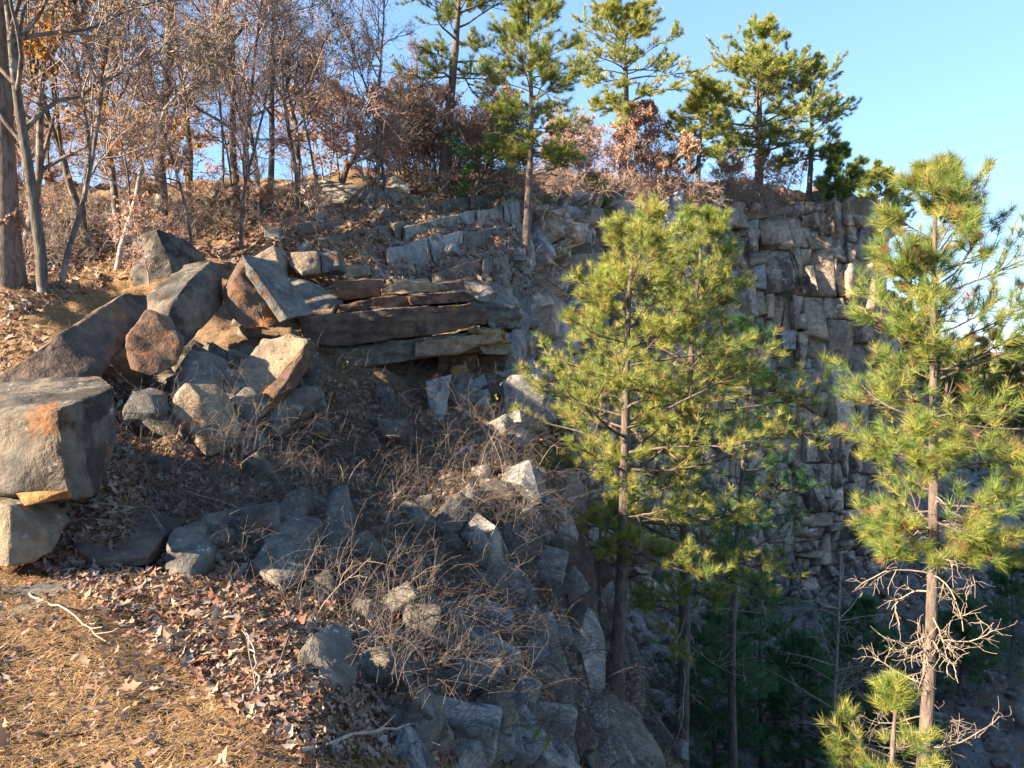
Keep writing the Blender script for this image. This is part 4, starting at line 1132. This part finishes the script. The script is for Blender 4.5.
hw_at(236, 205, 'dark twin-stemmed tree left of the straight slim tree', hardwood_meshes(7.5, 0.10, 77, leaves=300))
pb = hit(338, 203)[0]; dd = pb[1]
pts = [np.zeros(3)] + [W(x, y, dd + k) - pb for x, y, k in ((345, 170, 0), (362, 150, .2), (385, 132, .3), (400, 112, .5), (415, 85, .6))]
hw_at(0, 0, 'low dark tree leaning right with russet leaves beside the skyline boulder', hardwood_meshes(4.6, 0.10, 78, trunk=pts, leaves=1500, leaf='leaf_pink', spread=0.6, z0=0.2, lsize=0.09), base=pb)
hw_at(648, 190, 'small oak with red-brown leaves on the rim', hardwood_meshes(3.5, 0.06, 85, n1=18, leaves=12000, leaf='leaf_pink', spread=0.62, z0=0.08, lsize=0.16, twig='twig_pink', tw=0.009, up=0.0))
hw_at(22, 262, 'tree with golden leaves behind the thick pine trunk', hardwood_meshes(8.0, 0.09, 80, leaves=9000, spread=0.45, lsize=0.12))
hw_at(92, 250, 'tree with orange leaf patches between the forked tree and pale trunk', hardwood_meshes(8.5, 0.08, 81, leaves=7000, spread=0.45, lsize=0.12))

# the mass of the wood: alike trees, set out singly
HV = [hardwood_meshes(H, r0, 500 + i, leaves=lv, leaf=lf, spread=sp, twig=tg, tw=0.0065, lsize=0.10)
      for i, (H, r0, lv, lf, sp, tg) in enumerate([(7.5, .07, 1300, 'leaf_orange', .42, 'twig'), (8.5, .08, 200, 'leaf_pink', .4, 'twig'), (6.0, .05, 600, 'leaf_pink', .45, 'twig_pink'),
                                                  (9.0, .09, 100, 'leaf_orange', .36, 'twig'), (5.0, .045, 600, 'leaf_orange', .5, 'twig_pink'), (6.5, .06, 60, 'leaf_pink', .4, 'twig_pink')])]
rs = np.random.RandomState(91)
def wood(n, x0, x1, y0, y1, smin, smax, label, group, pick=None, dmax=45, ordinal=False):
    made = []; c = 0; tries = 0; used = []
    while c < n and tries < n * 20:
        tries += 1
        q = (rs.uniform(x0, x1), rs.uniform(y0, y1))
        if any(abs(q[0] - a) < (x1 - x0) / n * 0.25 for a in used[-4:]): continue
        p, _ = hit(*q)
        if p is None or p[1] > dmax: continue
        v = HV[(pick[c % len(pick)]) if pick else rs.randint(len(HV))]
        t_ = plant('hardwood_tree', p, v, label, 'tree', group, rs.uniform(0, 6.28), rs.uniform(smin, smax)); used.append(q[0]); c += 1
        made.append((q[0], t_))
    if ordinal:
        made.sort(key=lambda m: m[0])
        for w_, (_, t_) in zip(('first', 'second', 'third', 'fourth', 'fifth', 'sixth', 'seventh', 'eighth', 'ninth', 'tenth'), made): t_['label'] = label + ', ' + w_ + ' from the left'
wood(8, -60, 250, 225, 262, 0.7, 1.0, 'slim bare grey tree in the front of the left wood', 'slim trees in the front of the left wood', ordinal=True)
wood(9, -40, 330, 195, 222, 0.75, 1.1, 'bare twiggy tree deep in the left wood', 'twiggy trees deep in the left wood')
wood(11, 60, 440, 184, 192, 0.6, 0.85, 'russet-leaved bare tree along the back of the hill', 'russet trees at the back of the hill', [2, 4, 5, 1], 60)
# thin pinkish saplings behind the rim
SV = [hardwood_meshes(2.6, 0.022, 600 + i, n1=9, n2=6, n3=5, n4=2, spread=0.5, z0=0.05, leaves=l, leaf='leaf_pink', twig='twig_pink', tw=0.007, lsize=0.12, bark='twig_pink') for i, l in enumerate((400, 1200, 60, 1800))]
def saplings(n, x0, x1, y0, y1, smin, smax, label, group):
    c = 0; t = 0
    while c < n and t < 1000:
        t += 1
        p, _ = hit(rs.uniform(x0, x1), rs.uniform(y0, y1))
        if p is None or p[1] > 60: continue
        plant('sapling', p, SV[rs.randint(4)], label, 'sapling', group, rs.uniform(0, 6.28), rs.uniform(smin, smax)); c += 1
saplings(38, 400, 660, 180, 194, 0.7, 1.25, 'thin reddish sapling on the rim between the tall pines', 'reddish saplings on the rim')
saplings(26, 640, 800, 186, 203, 0.5, 0.85, 'low bare pinkish bush below the biggest rim pines', 'low pinkish bushes under the rim pines')
saplings(40, -20, 450, 180, 194, 0.7, 1.3, 'leafless pinkish bush along the hill crest behind the wood', 'bushes along the hill crest')
saplings(14, 20, 330, 200, 290, 0.35, 0.7, 'low twiggy bush on the leafy floor of the left wood', 'low bushes on the wood floor')
# trees to the left, outside the picture, that dapple the path
OV = [hardwood_meshes(7.5, .09, 700 + i, n1=11, n2=5, n3=4, n4=0, leaves=lv, spread=.42, tw=0.007, lsize=0.10) for i, lv in enumerate((500, 250, 800))]
off = [(-8.5, 1.0), (-11.5, -1.5), (-13.0, 3.5), (-12, -6), (-17, 0), (-18, 8), (-9.8, -4.2), (-14.5, -3.5), (-7.2, -1.2)]
for k, (x, y) in enumerate(off):
    plant('hardwood_tree', (x, y, gh(x, y)), OV[k % 3], 'leafy brown tree outside the left edge shading the path', 'tree', 'trees left of the path', k * 1.3, 0.9)
# trees beyond the pit on the right, near and far
FARP = [pine_meshes(9, 0.16, 0.15, 2.2, 34, 800 + i, L=0.4, K=16, w=0.05, n2=6, dens=3, mat='far_leaf', sides=6) for i in range(3)]
for k in range(40):
    px = rs.uniform(885, 1200); d = rs.uniform(70, 130)
    if k > 25: px = rs.uniform(930, 1130); d = rs.uniform(56, 72)
    x = (px - 512) / F * d
    plant('pine_tree', (x, d, gh(x, d)), FARP[k % 3], 'distant sunlit tree beyond the pit at the right edge', 'tree', 'distant trees beyond the pit', k * 1.7, rs.uniform(0.75, 1.25) * (d / 100 if k < 26 else 0.8))
#PART5
# ---- dead grey stem in the pit and thin stems at the slope edge
def bare_stem(px, d, ytop, label, seed, r0, mat='bark_pale', n1=16, base=None, sp=0.22, droop=-0.02, twigs=True):
    b = pxbase(px, d) if base is None else base
    H = top_h(px, ytop, b[1], b)
    rs = np.random.RandomState(seed)
    T = grow(np.array([[0, 0, -.3]]), np.array([[0.02, 0, 1.0]]), np.array([H + .3]), 12, 0.025, 0.03, rs)
    tr = Tubes().add(T, r0, r0 * 0.4, 7)
    s1, d1, _, t1 = kids(T, n1, .3, 1, 1.2, rs)
    A = grow(s1, d1, H * sp * rs.uniform(.5, 1.2, n1), 7, .12, droop, rs)
    tb = Tubes().add(A, r0 * .3, .006, 4)
    s2, d2, _, _ = kids(A, 5, .3, 1, .8, rs); Bq = grow(s2, d2, H * sp * .4 * rs.uniform(.4, 1.2, len(s2)), 5, .2, droop, rs); tb.add(Bq, .007, .004, 3)
    plant('dead_stem', b, {'trunk': (tr.mesh('trunk'), mat), 'branches': (tb.mesh('branches'), 'twig_pale')}, label, 'dead tree')
bare_stem(836, 17.5, 552, 'bare grey dead stem with drooping twigs in the pit', 3, 0.055, n1=26)
bare_stem(596, 0, 440, 'thin dark dead stem on the slope edge left of the sunlit pine', 4, 0.03, 'bark_grey', base=hit(598, 640)[0], sp=0.12)
bare_stem(428, 0, 165, 'hair-thin bare sapling rising from the ledges in mid picture', 5, 0.018, 'bark_grey', base=hit(428, 285)[0], sp=0.12)

# ---- leaf litter, pine straw, brush: uncounted cover
rs = np.random.RandomState(123)
def on_ground(n, sampler):
    P, Nn = [], []
    while len(P) < n:
        x, y = sampler()
        p, m = ground(x, y)
        if p is None: continue
        P.append(p); Nn.append(m)
    return np.array(P), np.array(Nn)
def on_pixels(n, f):
    P, Nn = [], []
    while len(P) < n:
        p, m = hit(*f(rs))
        if p is None or p[1] > 40: continue
        P.append(p); Nn.append(m)
    return np.array(P), np.array(Nn)
def near_xy():
    y = 2.2 + 5.5 * rs.rand() ** 0.9
    x = rs.uniform(-0.85, 0.1) * (y + 1.2)
    return x, y
P, Nn = on_ground(6500, near_xy)
obj('leaf_litter', leaf_mesh('leaf_litter', P + Nn * rs.uniform(.015, .055, (len(P), 1)), Nn + rs.normal(0, .4, P.shape), rs.choice([0.03, 0.045, 0.06, 0.085], len(P)), rs, True, 0.35), M['leaf_litter'])
tag(bpy.data.objects['leaf_litter'], 'brown fallen oak leaves on the near path and bank', 'leaves', kind='stuff')
P, Nn = on_pixels(20000, poly_sampler([(0, 300), (120, 380), (330, 380), (545, 400), (600, 600), (690, 766), (300, 766), (0, 540)]))
P2, N2 = on_pixels(8000, poly_sampler([(0, 200), (540, 195), (545, 300), (480, 280), (280, 300), (200, 250), (0, 330)]))
P, Nn = np.concatenate([P, P2]), np.concatenate([Nn, N2])
o = obj('leaf_litter', leaf_mesh('leaf_litter', P + Nn * rs.uniform(.01, .05, (len(P), 1)), Nn + rs.normal(0, .5, P.shape), (0.055 + 0.005 * P[:, 1]) * rs.choice([.7, 1, 1.3], len(P)), rs, True, 0.4), M['leaf_litter'])
tag(o, 'fallen brown leaves strewn over the slope and ledges', 'leaves', kind='stuff')
P, Nn = on_pixels(3500, poly_sampler([(520, 196), (870, 200), (870, 214), (520, 235)]))
o = obj('leaf_litter', leaf_mesh('leaf_litter', P + Nn * .03, Nn + rs.normal(0, .45, P.shape), 0.22, rs), M['leaf_litter'])
tag(o, 'fallen leaves along the cliff rim', 'leaves', kind='stuff')
def straw_mesh(name, P, Nn, L, w):
    n = len(P)
    rnd = rs.normal(0, 1, (n, 3)); x = norm(rnd - (rnd * Nn).sum(1, keepdims=True) * Nn + Nn * rs.normal(0.05, .16, (n, 1))); y = np.cross(Nn, x)
    Lh = L * rs.uniform(.5, 1.1, (n, 1))
    a = P - x * Lh / 2; b_ = P + x * Lh / 2 + y * Lh * rs.normal(0, .1, (n, 1))
    mid = (a + b_) / 2 + y * Lh * rs.normal(0, .12, (n, 1)) + Nn * 0.01
    V = np.stack([a, mid - y * w, mid + y * w, b_], 1)
    T = (np.arange(n) * 4)[:, None, None] + np.array([(0, 1, 2), (1, 3, 2)])[None]
    return mesh_from(name, V.reshape(-1, 3), tris=T.reshape(-1, 3))
P, Nn = on_ground(60000, near_xy)
o = obj('pine_straw', straw_mesh('pine_straw', P + Nn * rs.uniform(.004, .03, (len(P), 1)), Nn, 0.15, 0.0022), M['straw'])
tag(o, 'golden brown pine straw carpeting the sunny path', 'pine straw', kind='stuff')
P, Nn = on_pixels(16000, poly_sampler([(0, 280), (120, 260), (190, 290), (120, 300), (0, 385)]))
o = obj('pine_straw', straw_mesh('pine_straw', P + Nn * .02, Nn, 0.22, 0.003), M['straw'])
tag(o, 'sunlit pine straw behind the long leaning slab', 'pine straw', kind='stuff')

# tangle of dead brush over the shaded slope
def brush_mesh(P, Nn, lmin, lmax, r0, twigs=3, wig=0.2):
    n = len(P)
    d0 = norm(Nn * 0.9 + UP * 0.3 + rs.normal(0, 0.65, P.shape))
    A = grow(P - Nn * 0.03, d0, rs.uniform(lmin, lmax, n), 9, wig, 0.0, rs, -0.28)
    t = Tubes().add(A, r0, r0 * 0.45, 3)
    s2, d2, _, _ = kids(A, twigs, .2, 1, .8, rs)
    B = grow(s2, d2, rs.uniform(lmin, lmax, len(s2)) * 0.4, 6, wig * 1.2, -0.02, rs); t.add(B, r0 * .6, r0 * .35, 3)
    s3, d3, _, _ = kids(B, 2, .2, 1, .8, rs)
    t.add(grow(s3, d3, rs.uniform(lmin, lmax, len(s3)) * 0.2, 4, wig * 1.2, 0, rs), r0 * .4, r0 * .25, 3)
    return t
P, Nn = on_pixels(4300, poly_sampler(SLOPE)); _k = rs.rand(len(P)) < np.clip((P[:, 1] - 2.5) / 7.5, .2, 1); P, Nn = P[_k], Nn[_k]
o = obj('brush', brush_mesh(P, Nn, .2, 0.9, 0.0031, wig=0.13).mesh('brush'), M['brush_twig']); tag(o, 'tangle of dead brown brush over the shaded slope', 'brush', kind='stuff')
P, Nn = on_pixels(60, poly_sampler([(250, 430), (440, 400), (520, 440), (560, 560), (500, 700), (330, 640), (230, 540)]))
o = obj('brush', brush_mesh(P, Nn, .3, 1.0, 0.0045, wig=0.12).mesh('brush'), M['twig_pale']); tag(o, 'bleached dead stems among the brown brush of the slope', 'brush', kind='stuff')
P, Nn = on_pixels(500, poly_sampler([(540, 200), (600, 220), (640, 330), (600, 470), (545, 400), (520, 300)]))
o = obj('brush', brush_mesh(P, Nn, .6, 1.8, 0.009).mesh('brush'), M['twig']); tag(o, 'grey brush clinging to the far cliff foot', 'brush', kind='stuff')
P, Nn = on_pixels(1100, poly_sampler([(640, 560), (1024, 520), (1024, 766), (700, 766)]))
o = obj('brush', brush_mesh(P, Nn, .6, 1.9, 0.010).mesh('brush'), M['twig']); tag(o, 'dead brush covering the pit floor', 'brush', kind='stuff')
P, Nn = on_pixels(700, poly_sampler([(0, 195), (330, 195), (330, 215), (180, 240), (0, 285)]))
o = obj('brush', brush_mesh(P, Nn, .4, 1.5, 0.007).mesh('brush'), M['twig']); tag(o, 'low twiggy undergrowth on the floor of the left wood', 'brush', kind='stuff')
P, Nn = on_pixels(900, poly_sampler([(400, 185), (540, 180), (860, 200), (860, 206), (540, 194)]))
o = obj('brush', brush_mesh(P, Nn, .5, 1.8, 0.012, twigs=4).mesh('brush'), M['twig_pink']); tag(o, 'pinkish low undergrowth along the rim', 'brush', kind='stuff')
P, Nn = on_pixels(2600, poly_sampler([(640, 196), (870, 202), (860, 210), (640, 206)]))
Vg = needle_mesh('dry_grass', P, np.tile(UP, (len(P), 1)) + rs.normal(0, .2, P.shape), 0.5, 5, 0.012, rs, shoot=0.0, spread=(0.05, 0.5))
o = obj('dry_grass', Vg, M['grass']); tag(o, 'straw-coloured dry grass on the cliff rim', 'grass', kind='stuff')

# ---- fallen sticks
def stick(label, pix, r=0.007, mat='twig_pale', lift=0.03, side=3):
    pts = []
    for (x, y, l) in pix:
        p, n = hit(x, y); pts.append(p + n * (r + l))
    pts = np.array(pts); tt = np.linspace(0, 1, len(pts)); k = max(8, len(pts) * 4); ts = np.linspace(0, 1, k)
    C = np.stack([np.interp(ts, tt, pts[:, i]) for i in range(3)], 1) + rs.normal(0, .008, (k, 3))
    o0 = C[0].copy()
    t = Tubes().add((C - o0)[None], r, r * .5, 5)
    s2, d2, _, _ = kids((C - o0)[None], side, .3, .95, .6, rs)
    t.add(grow(s2, d2, rs.uniform(.08, .3, side), 5, .15, 0.02, rs), r * .5, r * .25, 4)
    o = obj('stick', t.mesh('stick'), M[mat], None, o0); tag(o, label, 'stick')
stick('long pale stick lying across the sunny straw at left', [(28, 598, .02), (62, 618, .05), (104, 646, .02)], .008)
stick('long bare branch along the bottom edge of the bank', [(292, 766, .05), (350, 752, .10), (400, 742, .1), (455, 722, .05)], .010)
stick('curved pale stick arching over the dark leaf bank', [(186, 500, .1), (230, 527, .2), (270, 545, .15), (296, 575, .05)], .009)
stick('forked stick in the sunny leaves below the buried grey stone', [(225, 720, .03), (262, 695, .06), (306, 682, .04)], .007)
stick('short bright stick standing in the leaves left of the buried stone', [(262, 702, .02), (256, 688, .1), (250, 674, .2)], .008, side=1)
stick('pale stick propped beside the small pointed tan rock', [(172, 484, .03), (185, 466, .10)], .009, side=1)
stick('thin arching briar stem over the flat dark rock', [(30, 556, .02), (70, 530, .25), (130, 530, .25), (170, 545, .05)], .004, 'twig')
stick('grey log lying level on the slope below the outcrop', [(235, 432, .02), (275, 437, .05), (322, 452, .02)], .022, 'bark_grey')
stick('dark branch reaching up from the slope edge to the pine trunk', [(540, 585, .05), (566, 570, .3), (598, 552, .5)], .018, 'bark_grey')
stick('red-brown twig leaning on the large cracked boulder', [(472, 640, .03), (490, 620, .2), (500, 612, .3)], .006, 'twig_pink')
# ---- yellow-leaved sprigs
def sprig(px, py, label, n, h, seed):
    p, nn = hit(px, py); r2 = np.random.RandomState(seed)
    A = grow(np.zeros((3, 3)), np.array((0, -.2, 1.0)) + r2.normal(0, .45, (3, 3)), r2.uniform(.6, 1.1, 3) * h, 7, .15, .02, r2)
    e = empty('sprig', p); tag(e, label, 'shrub')
    obj('stem', Tubes().add(A, .005, .002, 4).mesh('stem'), M['twig_pale'], e)
    k = r2.randint(0, 3, n); m = r2.randint(3, 7, n)
    obj('leaves', leaf_mesh('leaves', A[k, m] + r2.normal(0, .04, (n, 3)), r2.normal(0, .6, (n, 3)) + np.array((-.3, -.8, .6)), 0.085, r2), M['leaf_yellow'], e)
sprig(336, 385, 'yellow-leaved sprig in front of the slab outcrop left end', 14, .5, 1)
sprig(322, 440, 'low yellow-green sprig beside the mossy slanted slab', 14, .25, 2)
sprig(498, 420, 'yellow sprig below the outcrop hollow', 14, .5, 3)
sprig(530, 766, 'yellow-green sprig at the bottom edge right of centre', 14, .5, 4)
sprig(505, 705, 'sparse yellow sprig against the large cracked boulder', 6, .3, 5)
